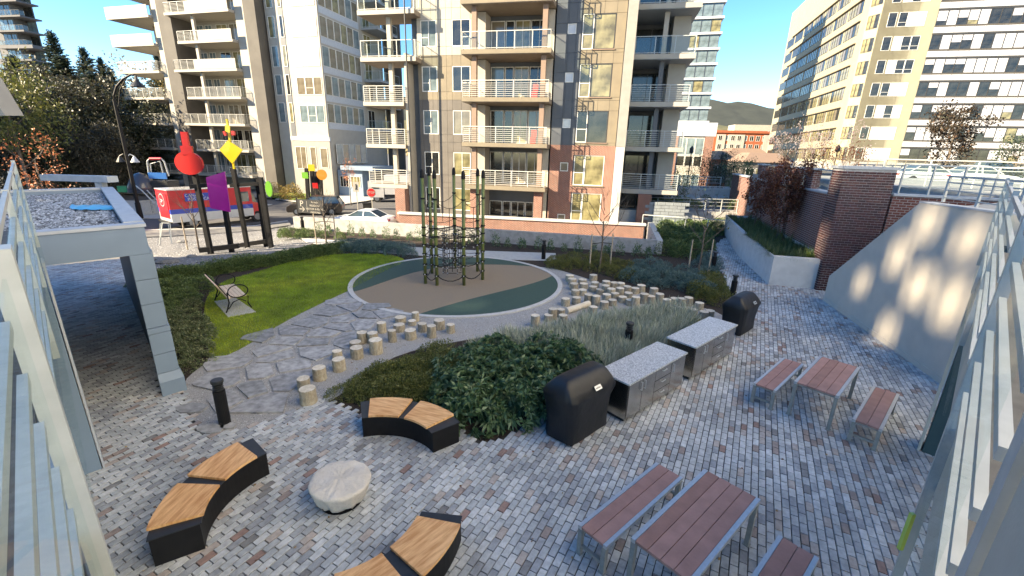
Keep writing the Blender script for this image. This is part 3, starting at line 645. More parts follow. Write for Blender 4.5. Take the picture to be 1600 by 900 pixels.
# lawn bench on its slab
m_bw = M('pale bench timber', (.72, .58, .43), (.62, .48, .34), 8, .6)
pad = [G(335.5, 473), G(356.7, 497), G(400, 489), G(368, 467)]
mb = MB(); mb.prism(pad, .0, .05); tag(mb.build('bench_slab', m_concl), 'square pale concrete slab set in the lawn under the iron armed bench', 'slab')
c = G(366, 477, .0); long_az = math.degrees(math.atan2(1.25, -1.29)); long_az = 136
t = thing('garden_bench', 'garden bench with round black iron arms and timber seat on the lawn slab', 'bench', (c.x, c.y, .05), rot_of(136))
L = 1.5
for k in range(5): mb = MB(); y = .24-k*.105; mb.box(-L/2, L/2, y-.1, y-.01, .42, .455); mb.build('seat_slat', m_bw, t)
for k in range(4): mb = MB(); z = .52+k*.10; y = -.27-k*.06; mb.hexa([(-L/2, y, z), (L/2, y, z), (L/2, y-.04, z), (-L/2, y-.04, z), (-L/2, y-.055, z+.09), (L/2, y-.055, z+.09), (L/2, y-.09, z+.09), (-L/2, y-.09, z+.09)]); mb.build('back_slat', m_bw, t)
for s in (-1, 1):
    mb = MB(); x = s*(L/2+.02)
    mb.tube([(x, .02+math.cos(k*math.pi/10)*.27, .62+math.sin(k*math.pi/10)*.2) for k in range(21)], .017, 6)
    mb.tube([(x, -.27, .62), (x, -.26, .3), (x, -.33, .1), (x, -.38, .0)], .02, 6); mb.tube([(x, .27, .42), (x, .24, .2), (x, .32, .02)], .02, 6)
    mb.tube([(x, -.3, .1), (x, -.15, .3), (x, .05, .36), (x, .2, .26)], .015, 6); mb.tube([(x, -.27, .5), (x, -.5, .95)], .015, 6)
    mb.build('arm_frame', m_black, t)
# climbing frame
t = thing('climbing_frame', 'green pole climbing net with black rope webbing on the rubber play circle', 'climbing frame', (-2.3, 16.8, .03))
bp_ = [((683, 447), (675, 272)), ((665, 432 + 12), (657, 270)), ((725, 447), (722, 270)), ((754, 438), (752, 272)), ((746, 425), (743, 272)), ((711, 420), (709, 270)), ((675, 428), (670, 272))]
poles = []
for (bx, by), _ in bp_:
    p = G(bx, by)-Vector((-2.3, 16.8, 0)); p.z = 0; poles.append(p)
for p in poles:
    mb = MB(); mb.lathe(p, [(.062, 0), (.062, 3.95)], 10); o = mb.build('pole', m_pole, t, smooth=True)
    k_ = MB(); k_.lathe(p+Vector((0, 0, 3.95)), [(.075, 0), (.075, .12), (.06, .24), (.02, .30)], 10); k_.build('cap', m_black, o)
    for z in (.35, .75, 1.15, 1.5, 1.85, 2.15, 3.2): k_ = MB(); k_.lathe(p+Vector((0, 0, z)), [(.085, 0), (.085, .05)], 10); k_.build('clamp_collar', m_black, o)
ctr = sum(poles, Vector())/len(poles); order = sorted(poles, key=lambda p: math.atan2(p.y-ctr.y, p.x-ctr.x))
mb = MB(); cl = MB()
def rope(a, b, sag=.0, r=.012):
    pts = [a.lerp(b, k/5)+Vector((0, 0, -sag*4*(k/5)*(1-k/5))) for k in range(6)]; mb.tube(pts, r, 5, caps=False)
def zz(p, z): return Vector((p.x, p.y, z))
N = len(order)
for i in range(N):
    a, b = order[i], order[(i+1) % N]
    rope(zz(a, .38), zz(b, .38), .22, .02); rope(zz(a, 1.85), zz(b, 1.85), .03, .022); rope(zz(a, 3.2), zz(b, 3.2), .3); rope(zz(a, 2.15), zz(b, 2.15), .1)
    m_ = a.lerp(b, .5)
    rope(zz(m_, 2.9), zz(m_, 2.1))
    inner = a.lerp(ctr, .62)
    for z in (.75, 1.15, 1.5, 1.85): rope(zz(a, z), zz(inner, z-.1), .04)
    inn2 = b.lerp(ctr, .62)
    for z in (.3, .5, .7, .9, 1.1, 1.3, 1.5, 1.7, 1.85): rope(zz(inner, z), zz(inn2, z)); cl.lathe(zz(inner, z-.02), [(.026, 0), (.03, .02), (.026, .04)], 6)
    for z in (1.15, 1.5): rope(zz(a, z), zz(b, z), .1); cl.lathe(zz(a.lerp(b, .5), z-.12), [(.026, 0), (.03, .02), (.026, .04)], 6)
    rope(zz(inner, .25), zz(inner, 2.05))
    w3 = inner.lerp(inn2, .5); rope(zz(w3, .35), zz(w3, 1.9))
    for q in (.25, .5, .75): rope(zz(a.lerp(inner, q), 1.85), zz(b.lerp(inn2, q), 1.85), .02)
    for z in (.38, .75, 1.15, 1.5): cl.lathe(zz(a, z-.02)+Vector((.0, -.09, 0)), [(.02, 0), (.028, .02), (.02, .04)], 6)
mb.build('rope_net', m_rope, t); cl.build('rope_clamps', m_clamp, t, kind='stuff')
# ------------------------------------------------------------ plants
def leaves(n, shape, size, aspect=.4, curl=.15, seed=0, up=.0):
    # n leaves of 2 triangles each; shape(u) gives point and outward direction
    rg = np.random.RandomState(seed); V = np.zeros((n, 4, 3)); T = np.zeros(n)
    for i in range(n):
        p, d = shape(rg); d = d+rg.normal(0, .45, 3); d[2] += up; d /= np.linalg.norm(d)+1e-6
        s = np.cross(d, rg.normal(0, 1, 3)); s /= np.linalg.norm(s)+1e-6; L = size*rg.uniform(.6, 1.25)
        V[i, 0] = p; V[i, 1] = p+d*L*.5+s*L*aspect*.5; V[i, 2] = p+d*L+np.array([0, 0, -curl*L]); V[i, 3] = p+d*L*.5-s*L*aspect*.5
        T[i] = np.clip(rg.normal(.45, .22), 0, 1)
    F = np.arange(n*4).reshape(-1, 4)
    return V.reshape(-1, 3), F, np.clip(T, 0, 1)
def dome(rx, rz, inner=.55, lump=.18, seed=3):
    rg0 = np.random.RandomState(seed); L = [(rg0.normal(0, 1, 3), rg0.uniform(.5, 1)) for _ in range(9)]
    L = [(a/np.linalg.norm(a), b) for a, b in L]
    def f(rg):
        d = rg.normal(0, 1, 3); d[2] = abs(d[2])*.9; d /= np.linalg.norm(d)
        k = 1+sum(lump*b*max(0, float(d@a))**5 for a, b in L)-lump*.6
        r = rg.uniform(inner, 1)**.6*k
        return np.array([d[0]*rx*r, d[1]*rx*r, d[2]*rz*r]), d
    return f
def rosette(rx, rz, nros, seed=0):
    # rhododendron: rosettes of drooping leaves at shoot tips on a lumpy dome
    rg0 = np.random.RandomState(seed); base = dome(rx, rz, .75, .22, seed); C_ = [base(rg0) for _ in range(nros)]
    def f(rg):
        c, d = C_[rg.randint(len(C_))]; a = rg.uniform(0, 6.28); e = rg.uniform(-.1, .8)
        ax = np.cross(d, [0, 0, 1]+rg.normal(0, .01, 3)); ax /= np.linalg.norm(ax)+1e-6; bx = np.cross(d, ax)
        dd = (ax*math.cos(a)+bx*math.sin(a))+d*e
        return c+rg.normal(0, .012, 3), dd*1.6
    return f
def proto(name, fn, n, size, mat, aspect=.4, curl=.15, up=0, nv=3):
    out = []
    for k in range(nv):
        V, F, T = leaves(n, fn(k), size, aspect, curl, seed=k+11, up=up); out.append(npmesh(name, V, F, T, mat))
    return out
P_rh = proto('rhododendron', lambda k: rosette(.5, .62, 70, k), 1300, .13, m_rhodo, .3, .25)
P_kin = proto('ground_cover_shrub', lambda k: dome(.45, .42, .6, .3, k), 1500, .045, m_kinn, .55)
P_lav = proto('lavender_clump', lambda k: dome(.36, .42, .25, .2, k), 1100, .15, m_lav, .07, -.1, up=1.2)
P_san = proto('santolina_mound', lambda k: dome(.5, .5, .6, .25, k), 1400, .07, m_sant, .3, 0)
P_yel = proto('yellow_green_shrub', lambda k: dome(.42, .5, .55, .3, k), 1000, .06, m_yel, .5)
P_box = proto('boxwood_shrub', lambda k: dome(.45, .5, .7, .34, k), 1000, .075, m_hedge, .55)
P_var = proto('variegated_shrub', lambda k: dome(.38, .42, .55, .3, k), 650, .075, m_var, .5)
P_lau = proto('laurel_shrub', lambda k: dome(.55, .75, .6, .3, k), 1300, .10, m_hedge, .42)
P_pyr = proto('young_hedge_plant', lambda k: dome(.2, .68, .3, .5, k), 240, .10, m_rhodo, .35, 0, up=.8)
def scatter(poly, protos, name, label, group, n, s0=.8, s1=1.2, mind=.5, z=0, cat='shrub', edge=0):
    xs = [p[0] for p in poly]; ys = [p[1] for p in poly]; pts = []; tries = 0
    while len(pts) < n and tries < 6000:
        tries += 1; x = rnd.uniform(min(xs), max(xs)); y = rnd.uniform(min(ys), max(ys))
        if not inpoly(x, y, poly): continue
        if any((x-a)**2+(y-b)**2 < mind*mind for a, b in pts): continue
        pts.append((x, y))
    for x, y in pts:
        s = rnd.uniform(s0, s1); zz_ = z(x, y) if callable(z) else z
        tag(link(name, protos[rnd.randrange(len(protos))], loc=(x, y, zz_), rz=rnd.random()*6.3, scale=(s, s, s*rnd.uniform(.85, 1.15))), label, cat, group)
# centre bed
scatter(GP([(530, 622), (562, 606), (600, 590), (640, 573), (690, 556), (700, 600), (698, 640), (640, 622), (575, 622)]), P_kin, 'ground_cover_shrub', 'low brownish green ground cover shrub behind the black curved bench', 'ground cover shrubs in the centre bed', 52, .75, 1.1, .22)
scatter(GP([(716, 580), (770, 570), (850, 560), (905, 575), (900, 610), (850, 640), (775, 668), (735, 655), (712, 620)]), P_rh, 'rhododendron', 'dark glossy rhododendron bush in the centre bed left of the covered barbecue', 'rhododendrons in the centre bed', 22, 1.05, 1.35, .45)
scatter(GP([(735, 560), (800, 545), (880, 535), (960, 515), (1040, 505), (1082, 518), (1030, 545), (975, 575), (930, 600), (905, 580), (850, 565)]), P_lav, 'lavender_clump', 'feathery silver green lavender clump in the centre bed behind the steel cabinets', 'lavender clumps in the centre bed', 95, 1.15, 1.6, .27, cat='lavender')
scatter(GP([(985, 520), (1060, 508), (1090, 520), (1040, 545)]), P_yel, 'yellow_green_shrub', 'olive shrub at the far end of the centre bed near the second cabinet', 'olive shrubs in the centre bed', 6, .7, .9, .5)
def blades(name, mat, n, L, w_, nseg=3, droop=.6, seed=0, base=.05):
    rg = random.Random(seed); mb = MB()
    for i in range(n):
        a = rg.uniform(0, 6.28); tilt = rg.uniform(.15, 1.0); l = L*rg.uniform(.6, 1); t = rg.random(); d = Vector((math.cos(a), math.sin(a), 0)); sd_ = Vector((-d.y, d.x, 0))*w_
        prev = None
        for k in range(nseg+1):
            u = k/nseg; p = d*(base+l*u*math.sin(tilt))+Vector((0, 0, l*u*math.cos(tilt)*(1-droop*u*tilt))); ww = sd_*(1-u*.9)
            cur = (p-ww, p+ww)
            if prev: mb.poly([prev[0], prev[1], cur[1], cur[0]], t)
            prev = cur
    return mb.mesh(name, mat)
yuc = blades('yucca', m_fern, 70, .75, .022)
for px, py, s, lb in [(1062, 508, 1.0, 'spiky bright green yucca in front of the log stumps'), (1085, 518, .7, 'smaller spiky yucca right beside the brighter one')]:
    tag(link('yucca', yuc, loc=G(px, py), rz=px, scale=s), lb, 'yucca')
# strip behind the stumps
scatter(GP([(845, 416), (900, 425), (985, 438), (990, 418), (960, 408), (870, 404)]), P_yel, 'low_bronze_shrub', 'low bronze green shrub between the play circle and the concrete wall', 'bronze green shrubs behind the log stumps', 26, .65, .95, .38)
scatter(GP([(985, 440), (1080, 462), (1110, 466), (1100, 440), (1030, 420), (990, 418)]), P_san, 'santolina_mound', 'rounded blue green santolina mound behind the log stumps', 'blue green mounds behind the log stumps', 20, .8, 1.15, .5)
scatter(GP([(1085, 467), (1125, 482), (1140, 470), (1125, 440), (1100, 435)]), P_yel, 'yellow_green_shrub', 'yellowish shrub by the path, next to the blue green mounds', 'yellowish shrubs by the path', 12, .8, 1.05, .38)
scatter(GP([(1090, 424), (1130, 442), (1125, 425), (1105, 405)]), P_san, 'santolina_mound', 'blue green mound at the path edge below the staked tree', 'blue green mounds at the path edge', 6, .8, 1.0, .5)
# young hedge plants along the wall
w0, w1 = G(640, 373, 0), G(1012, 400, 0); w1 = Vector((6.9, 22.1, 0)); w0 = Vector((-11.6, 26.2, 0))
for k in range(27):
    p = w0.lerp(w1, k/26); s = rnd.uniform(.8, 1.15)
    tag(link('young_hedge_plant', P_pyr[k % 3], loc=(p.x+rnd.uniform(-.1, .1), p.y-.35, 0), rz=rnd.random()*6, scale=s*1.05), 'upright young hedge plant along the low concrete wall, %s from the left' % ORDN[k], 'shrub', 'young hedge plants along the low concrete wall')
scatter([(-13.2, 24.4), (-9.2, 24), (-9.6, 24.9), (-13, 25.8)], P_lau, 'laurel_shrub', 'dark spreading shrub at the left end of the low concrete wall', 'dark shrubs at the end of the low wall', 8, .5, .7, .4)
# hedge round the lawn
HED = [G(a, b) for a, b in [(246, 440), (290, 432), (335, 424), (380, 416), (420, 410), (460, 403), (500, 396), (530, 391)]]
for i in range(len(HED)-1):
    for k in range(6):
        for row in (0, .5):
            p = HED[i].lerp(HED[i+1], k/6)+Vector((.15-row*.3, -.1-row, 0)); s = rnd.uniform(.8, 1.05)
            tag(link('boxwood_shrub', P_box[rnd.randrange(3)], loc=(p.x+rnd.uniform(-.08, .08), p.y, 0), rz=rnd.random()*6, scale=(s, s, s*.95)), 'clipped green shrub in the hedge between the lawn and the white gravel', 'shrub', 'hedge shrubs behind the lawn')
scatter(GP([(535, 396), (600, 396), (648, 404), (640, 392), (600, 384), (530, 384)]), P_san, 'grey_green_shrub', 'soft grey green shrub at the far corner of the lawn', 'grey green shrubs behind the lawn', 26, .75, 1.0, .38)
scatter(GP([(246, 445), (330, 445), (300, 470), (262, 500), (255, 500)]), P_box, 'boxwood_shrub', 'green shrub in the bed between the pavilion and the lawn', 'green shrubs beside the pavilion', 20, .7, 1.0, .45)
scatter(GP([(262, 505), (300, 480), (318, 520), (322, 560), (290, 580), (275, 570)]), P_var, 'variegated_shrub', 'small cream edged shrub in the bed beside the pavilion pillar', 'cream edged shrubs beside the pavilion', 22, .6, .9, .36)
# big bed by the glass guard
scatter(GP([(1035, 400), (1100, 402), (1108, 385), (1090, 365), (1035, 372)]), P_lau, 'laurel_shrub', 'leafy laurel shrub between the concrete wall end and the path', 'laurel shrubs left of the path', 22, .85, 1.25, .6)
scatter(GP([(1035, 372), (1125, 368), (1130, 355), (1035, 352)]), P_lau, 'laurel_shrub', 'leafy shrub under the glass guard by the path', 'shrubs under the glass guard', 16, .8, 1.15, .8)
scatter([(9, 33.5), (17.5, 33.5), (20, 37), (10, 37)], P_lau, 'terrace_shrub', 'dark shrub on the planted terrace behind the glass guard', 'shrubs on the planted terrace', 22, .7, 1.0, .8, z=1.2)
# raised planter sedges
sed = [blades('sedge_tuft', m_sedge, 90, .62, .008, 4, 1.1, s) for s in range(3)]
PLT = [Vector((10.6, 17.1, 0)), Vector((12.2, 16.75, 0)), Vector((13.4, 21), ) if False else Vector((13.4, 21.0, 0)), Vector((15.3, 28.2, 0)), Vector((13.9, 28.2, 0)), Vector((12.2, 22.9, 0))]
# ------------------------------------------------------------ trees
def grow(mb, p, d, L, r, depth, rg, tips, spread=.5, up=.25, nb=(2, 3)):
    q = p; pts = [p]; rr = [r]; n = 4; d = d.copy()
    for k in range(n):
        d = (d+Vector((rg.uniform(-.12, .12), rg.uniform(-.12, .12), rg.uniform(-.05, .1)))).normalized(); q = q+d*(L/n); pts.append(q); rr.append(r*(1-.45*(k+1)/n))
    mb.tube(pts, rr, 6 if r > .03 else 4, .5, caps=False); tips.append((q, d, depth))
    if depth == 0: return
    for _ in range(rg.randint(*nb)):
        k = rg.randint(2, n); s = pts[k]; dd = (d*.8+Vector((rg.uniform(-1, 1), rg.uniform(-1, 1), rg.uniform(-.2, .6)))*spread+Vector((0, 0, up))).normalized()
        grow(mb, s, dd, L*rg.uniform(.55, .8), rr[k]*.65, depth-1, rg, tips, spread, up, nb)
def bare_tree(px, py, h, label, seed, stakes=True, leafm=None, nl=0):
    rg = random.Random(seed); p = G(px, py); t = thing('young_tree', label, 'tree', (p.x, p.y, 0))
    mb = MB(); tips = []; mb.tube([(0, 0, 0), (.02, 0, h*.3), (0, .03, h*.55)], [.045, .036, .03], 8)
    for k in range(8): grow(mb, Vector((0, 0, h*(.32+.05*k))), Vector((math.cos(k*2.4), math.sin(k*2.4), 1.1)).normalized(), h*(.34-.02*k), .018, 2, rg, tips, .55, .3)
    mb.build('trunk', m_barkt, t)
    if nl:
        c = MB()
        for _ in range(nl):
            q, d, _d = tips[rg.randrange(len(tips))]; q = q+Vector((rg.uniform(-.15, .15), rg.uniform(-.15, .15), rg.uniform(-.2, .1))); s = rg.uniform(.03, .07); a = Vector((rg.uniform(-1, 1), rg.uniform(-1, 1), rg.uniform(-1, 1))).normalized()*s; b = a.cross(Vector((rg.uniform(-1, 1), rg.uniform(-1, 1), 1))).normalized()*s*.6
            c.poly([q-a, q+b, q+a, q-b])
        c.build('leaves', leafm, t)
    if stakes:
        for s in (-1, 1): m2 = MB(); m2.lathe((s*.48, s*.1, 0), [(.035, 0), (.03, 1.6)], 8); m2.build('stake', m_stake, t)
        m2 = MB(); m2.tube([(-.48, -.1, 1.15), (0, 0, 1.2), (.48, .1, 1.15)], .018, 5); m2.build('tie_strap', m_black, t)
bare_tree(937, 420, 3.9, 'bare young tree between stakes in front of the low concrete wall', 3)
bare_tree(1090, 431, 3.9, 'wider bare young tree with two stakes beside the path', 8, leafm=m_var, nl=40)
t_ = bare_tree(311, 390, 3.2, 'thin many-stemmed bare tree staked before the red disc sculpture', 5)
bare_tree(510, 381, 3.2, 'slim bare tree between two stakes right of the parking sign', 11)
def crown_tree(name, label, loc, h, r, mat, n, lsize, seed, cz=.6, group=None, trunk_r=.07, squash=1.0, cat='tree'):
    rg = random.Random(seed); t = thing(name, label, cat, loc, 0, group); mb = MB(); tips = []
    mb.tube([(0, 0, 0), (.05*r, 0, h*.4), (0, .04*r, h*.72)], [trunk_r, trunk_r*.75, trunk_r*.4], 8)
    for k in range(9):
        a = k*2.4+rg.random(); grow(mb, Vector((0, 0, h*(.3+.055*k))), Vector((math.cos(a), math.sin(a), .8)).normalized(), r*1.0, trunk_r*.35, 2, rg, tips, .6, .12)
    mb.build('trunk', m_barkt, t)
    cl = [(np.array(q), .28*r) for q, d, dd in tips if q.z > h*.25]
    rs = np.random.RandomState(seed)
    def f(g):
        if g.rand() < .6: c, s = cl[g.randint(len(cl))]; return c+g.normal(0, s*.55, 3), g.normal(0, 1, 3)
        d = g.normal(0, 1, 3); d /= np.linalg.norm(d); k = g.uniform(.5, 1)*(1+.18*math.sin(d[0]*5+seed)*math.cos(d[1]*4+d[2]*6)); return np.array([d[0]*r*k, d[1]*r*k, h*cz+d[2]*h*(1-cz)*.95*k*squash]), d
    V, F, T = leaves(n, f, lsize, .6, .2, seed); link('crown', npmesh('crown', V, F, T, mat), t)
    return t
m0 = D(1217, 380, 21.5)
crown_tree('maple_tree', 'young columnar maple with russet leaves in the raised planter', (12.95, 21.6, .95), 3.9, .78, m_maple, 5200, .11, 4, .6, trunk_r=.035)
crown_tree('maple_tree', 'small russet maple farther back, half hidden behind the nearer one', (13.6, 25.0, .95), 3.4, .6, m_maple, 2500, .11, 6, .6, trunk_r=.035)
# woods behind the playground
def conifer_mesh(seed, mat):
    rg = random.Random(seed); mb = MB(); H = 1.0
    for k in range(64):
        z = .12+.86*(k/63)**.9; r = .23*(1-z)**.85*rg.uniform(.75, 1.2)+.008; nb = 9 if z < .8 else 6
        for j in range(nb):
            a = j*6.283/nb+rg.uniform(-.4, .4); rr_ = r*rg.uniform(.6, 1.15); d = Vector((math.cos(a), math.sin(a), 0)); s = Vector((-d.y, d.x, 0))
            for q in range(5):
                u = (q+.6)/5; c = d*rr_*u+Vector((0, 0, z-.09*u*rr_*4+.03*u*u)); ww = .022*(1.15-u)*rg.uniform(.6, 1.3)+.004; ll = rr_*.17
                mb.poly([c-d*ll, c+s*ww-Vector((0, 0, .012)), c+d*ll*1.4-Vector((0, 0, .006)), c-s*ww-Vector((0, 0, .012))])
    return mb.mesh('crown', mat)
tr = MB(); tr.tube([(0, 0, 0), (0, 0, .5), (0, 0, .98)], [.016, .010, .002], 6); trm = tr.mesh('trunk', m_barkt)
CM = [conifer_mesh(s, m_fir) for s in (1, 2, 3)]
def conifer(i, x, y, h, label, group=None, w=1):
    t = thing('fir_tree', label, 'fir tree', (x, y, STREET), rnd.random()*6, group); link('trunk', trm, t, scale=h); link('crown', CM[i % 3], t, scale=(h*w*1.3, h*w*1.3, h))
for i, (px, py, Y, lb, w_) in enumerate([(80, 58, 78, 'tallest pointed fir left of the lamp post, nearest the grey tower', 1.0), (130, 83, 76, 'second pointed fir right of the tallest one', 1.15), (157, 98, 80, 'third pointed fir, shorter, above the lamp bracket', 1.0), (190, 130, 82, 'dark fir just right of the lamp head', 1.1), (246, 92, 95, 'dark fir showing behind the left balconies of the white tower', 1.1), (105, 120, 70, 'small fir between the two tallest firs', 1.2), (222, 150, 76, 'low fir at the edge of the white tower', 1.2), (30, 125, 66, 'fir at the left edge under the grey tower', 1.2), (20, 95, 70, 'broad fir at the far left above the thicket', 1.5), (95, 95, 66, 'broad green fir in front of the tallest fir', 1.5), (205, 150, 64, 'broad fir right of the lamp pole', 1.5), (140, 120, 60, 'broad fir beneath the second pointed fir', 1.5), (172, 112, 84, 'slim fir between the lamp crook and the third fir', 1.0), (60, 105, 80, 'fir half hidden left of the tallest fir', 1.1)]):
    p = D(px, py, Y); conifer(i, p.x, p.y, (p.z-STREET)*1.05, lb, w=w_)
thm = []
for s in range(3):
    mb = MB(); tips = []; rg = random.Random(40+s)
    for k in range(5): grow(mb, Vector((rg.uniform(-.5, .5), rg.uniform(-.5, .5), 0)), Vector((rg.uniform(-.3, .3), rg.uniform(-.3, .3), 1)).normalized(), 3.6, .09, 3, rg, tips, .5, .25)
    tk = mb.mesh('trunk', m_barkt); cl = [np.array(q) for q, d, dd in tips]
    def f(g):
        if g.rand() < .75: return cl[g.randint(len(cl))]+g.normal(0, .5, 3), g.normal(0, 1, 3)
        d = g.normal(0, 1, 3); d[2] = abs(d[2]); d /= np.linalg.norm(d); return np.array([d[0]*3.2, d[1]*3.2, 1+d[2]*6])*g.uniform(.5, 1), d
    for mi, mt in enumerate((m_thick, m_olive)):
        V, F, T = leaves(6500, f, .29, .5, .2, s); thm.append((tk, npmesh('crown', V, F, T, mt)))
def thicket(i, x, y, s, label, group, z=STREET, sz=1):
    t = thing('broadleaf_tree', label, 'tree', (x, y, z), rnd.random()*6, group); a, b = thm[i % len(thm)]; link('trunk', a, t, scale=(s, s, s*sz)); link('crown', b, t, scale=(s, s, s*sz))
for i, (px, py, Y, s) in enumerate([(20, 165, 50, 1.35), (75, 150, 54, 1.3), (130, 150, 56, 1.35), (180, 175, 58, 1.1), (45, 200, 46, 1.0), (105, 195, 48, 1.05), (160, 205, 50, 1.0), (205, 205, 60, 1.1), (-10, 170, 44, 1.2), (60, 170, 62, 1.2), (140, 165, 64, 1.1), (215, 170, 70, 1.1), (-5, 140, 60, 1.3), (100, 150, 62, 1), (35, 130, 64, 1), (180, 145, 68, 1), (10, 190, 52, 1), (125, 180, 52, 1), (80, 180, 50, 1), (235, 225, 66, 1.0), (15, 215, 42, .9), (75, 225, 44, .9), (140, 225, 46, .9), (230, 185, 74, 1.15), (190, 225, 54, .8)]):
    p = D(px, py, Y); h = (p.z-STREET)*1.1; s2 = h/8.2
    thicket(i, p.x, p.y, max(s2, .5)*1.02, 'tangled grey brown tree in the thicket behind the playground', 'tangled trees behind the playground')
p = D(262, 190, 82); t = crown_tree('golden_tree', 'golden autumn tree under the left balconies of the white tower', (p.x, p.y, STREET), 12.5, 5.5, m_gold, 5000, .45, 9, .55, trunk_r=.2)
p = D(25, 190, 27); crown_tree('orange_leaved_tree', 'slim young tree with orange leaves at the left edge beyond the pavilion', (p.x+.4, p.y, STREET), 6.4, 1.1, m_orange, 520, .15, 12, .65, trunk_r=.06)
p = D(5, 120, 38); crown_tree('yellow_green_tree', 'yellow green leafy branches at the left edge below the grey tower', (p.x-.6, p.y, STREET), 11.5, 2.6, m_yel, 4200, .26, 13, .7, trunk_r=.14)
p = D(546, 290, 46); crown_tree('young_street_tree', 'slim street tree with salmon orange leaves by the tower entrance', (p.x, p.y, -.85), 5.2, .55, m_orange, 380, .12, 15, .7, trunk_r=.05)
for px, py, Y, s, lb, mt in [(455, 285, 50, 1.0, 'rounded brownish shrub at the foot of the white tower', m_gold), (430, 280, 52, .8, 'ochre grass clump by the tower lawn', m_gold), (490, 283, 47, .7, 'dark shrub beneath the small painted signs', m_thick)]:
    p = D(px, py, Y); V, F, T = leaves(1500, dome(1.3, 1.9, .4, .3, int(px)), .2, .4, .1, int(px), .4); tag(link('street_shrub', npmesh('street_shrub', V, F, T, mt), loc=(p.x, p.y, -.9), scale=s), lb, 'shrub')
# ------------------------------------------------------------ buildings (local frame: x along the front, y into the building, z up)
WC = {}
def window(par, x, y, z, w_, h, style='cur', mull=(), trans=(), rz=0, frame='w', fw=.05, name='window', dep=.05):
    key = (round(w_, 2), round(h, 2), style, mull, trans, frame, fw)
    if key not in WC:
        mb = MB(); f = fw
        mb.box(0, f, -dep, 0, 0, h, .5); mb.box(w_-f, w_, -dep, 0, 0, h, .5); mb.box(f, w_-f, -dep, 0, 0, f, .5); mb.box(f, w_-f, -dep, 0, h-f, h, .5)
        for m in mull: mb.box(w_*m-f*.4, w_*m+f*.4, -dep*.9, 0, f, h-f, .5)
        for (a, b, q) in trans: mb.box(w_*a, w_*b, -dep*.85, 0, h*q-f*.4, h*q+f*.4, .5)
        fr = mb.mesh('window', m_wframe if frame == 'w' else m_dframe)
        p = MB(); p.box(f, w_-f, -.015, 0, f, h-f, .5); WC[key] = (fr, p.mesh('pane', WM[style]))
    fr, pm = WC[key]; o = link(name, fr, par, loc=(x, y, z), rz=rz); link('pane', pm, o); return o
BC = {}
def railing(par, x, y, z, L, dep, style, mat, rz=0, h=1.05, left=True, right=True):
    key = (round(L, 2), round(dep, 2), style, mat.name, left, right)
    if key not in BC:
        mb = MB(); g = MB(); n = max(2, int(round(L/1.2)))
        sides = [((0, -dep), (L, -dep), n)]
        if left: sides.append(((0, 0), (0, -dep), 1))
        if right: sides.append(((L, -dep), (L, 0), 1))
        for a, b, m in sides:
            a = Vector((*a, 0)); b = Vector((*b, 0)); up = Vector((0, 0, 1))
            mb.bar(a+up*h, b+up*h, .05, .04, .5)
            for k in range(m+1): q = a.lerp(b, k/m); mb.bar(q-up*.12, q+up*h, .04, .04, .5)
            if style == 'bars':
                for k in range(7): mb.bar(a+up*(.1+.13*k), b+up*(.1+.13*k), .018, .022, .5)
            else:
                mb.bar(a+up*.08, b+up*.08, .03, .03, .5); g.bar(a+up*.55, b+up*.55, .012, .86, .5, up=(0, 0, 1))
        BC[key] = (mb.mesh('railing', mat), g.mesh('glass_panel', {'glass': m_glass, 'frost': m_frost, 'white': m_bwhite}.get(style, m_glass)) if g.v else None)
    a, b = BC[key]; o = link('railing', a, par, loc=(x, y, z), rz=rz)
    if b: link('glass_panel', b, o)
    return o
def bx(name, par, mat, *a, label=None):
    mb = MB(); mb.box(*a, .5); return mb.build(name, mat, par, label=label)
# ---- building A: brick and panel apartment block across the ramp
FO = Vector((0, 33.3, 0)); AZ = 102
m_bpier = M('pale pier', (.27, .26, .24), (.24, .23, .21), 2, .7)
A_ = thing('apartment_block', 'apartment block with steel balconies, grey panels above and red brick below, across the ramp', 'apartment block', (FO.x, FO.y, 0), rot_of(AZ))
SL = [2.55, 5.45, 8.35, 11.25, 14.15, 17.05]; TOP = 20.2; GZ = STREET-.1
bx('core_wall', A_, m_bdgrey, -7.35, -2.95, .06, 12, GZ, TOP); bx('core_wall', A_, m_bdgrey, -2.9, 2.45, 1.35, 12, GZ, TOP-.02); bx('core_wall', A_, m_bdgrey, 2.5, 7.6, .06, 12, GZ, TOP-.01); bx('core_wall', A_, m_bdgrey, 7.65, 11.0, 4.6, 12, GZ, TOP-.03)
bx('roof', A_, m_bpanel, -7.5, 11.1, -.3, 12.1, TOP, TOP+.3)
def panels(x0, x1, z0, z1, mat, nx=1, holes=(), y0=0.0, th=.06, name='cladding_panel'):
    # rainscreen panels split round the openings
    zs = sorted(set([z0, z1]+[max(z0, min(z1, v)) for h in holes for v in (h[2], h[3])])); xs = sorted(set([x0+(x1-x0)*k/nx for k in range(nx+1)]+[v for h in holes for v in (h[0], h[1]) if x0 < v < x1]))
    for i in range(len(xs)-1):
        for j in range(len(zs)-1):
            cx, cz = (xs[i]+xs[i+1])/2, (zs[j]+zs[j+1])/2
            if xs[i+1]-xs[i] < .06 or zs[j+1]-zs[j] < .06 or any(h[0] < cx < h[1] and h[2] < cz < h[3] for h in holes): continue
            bx(name, A_, mat, xs[i]+.008, xs[i+1]-.008, y0, y0+th, zs[j]+.008, zs[j+1]-.008)
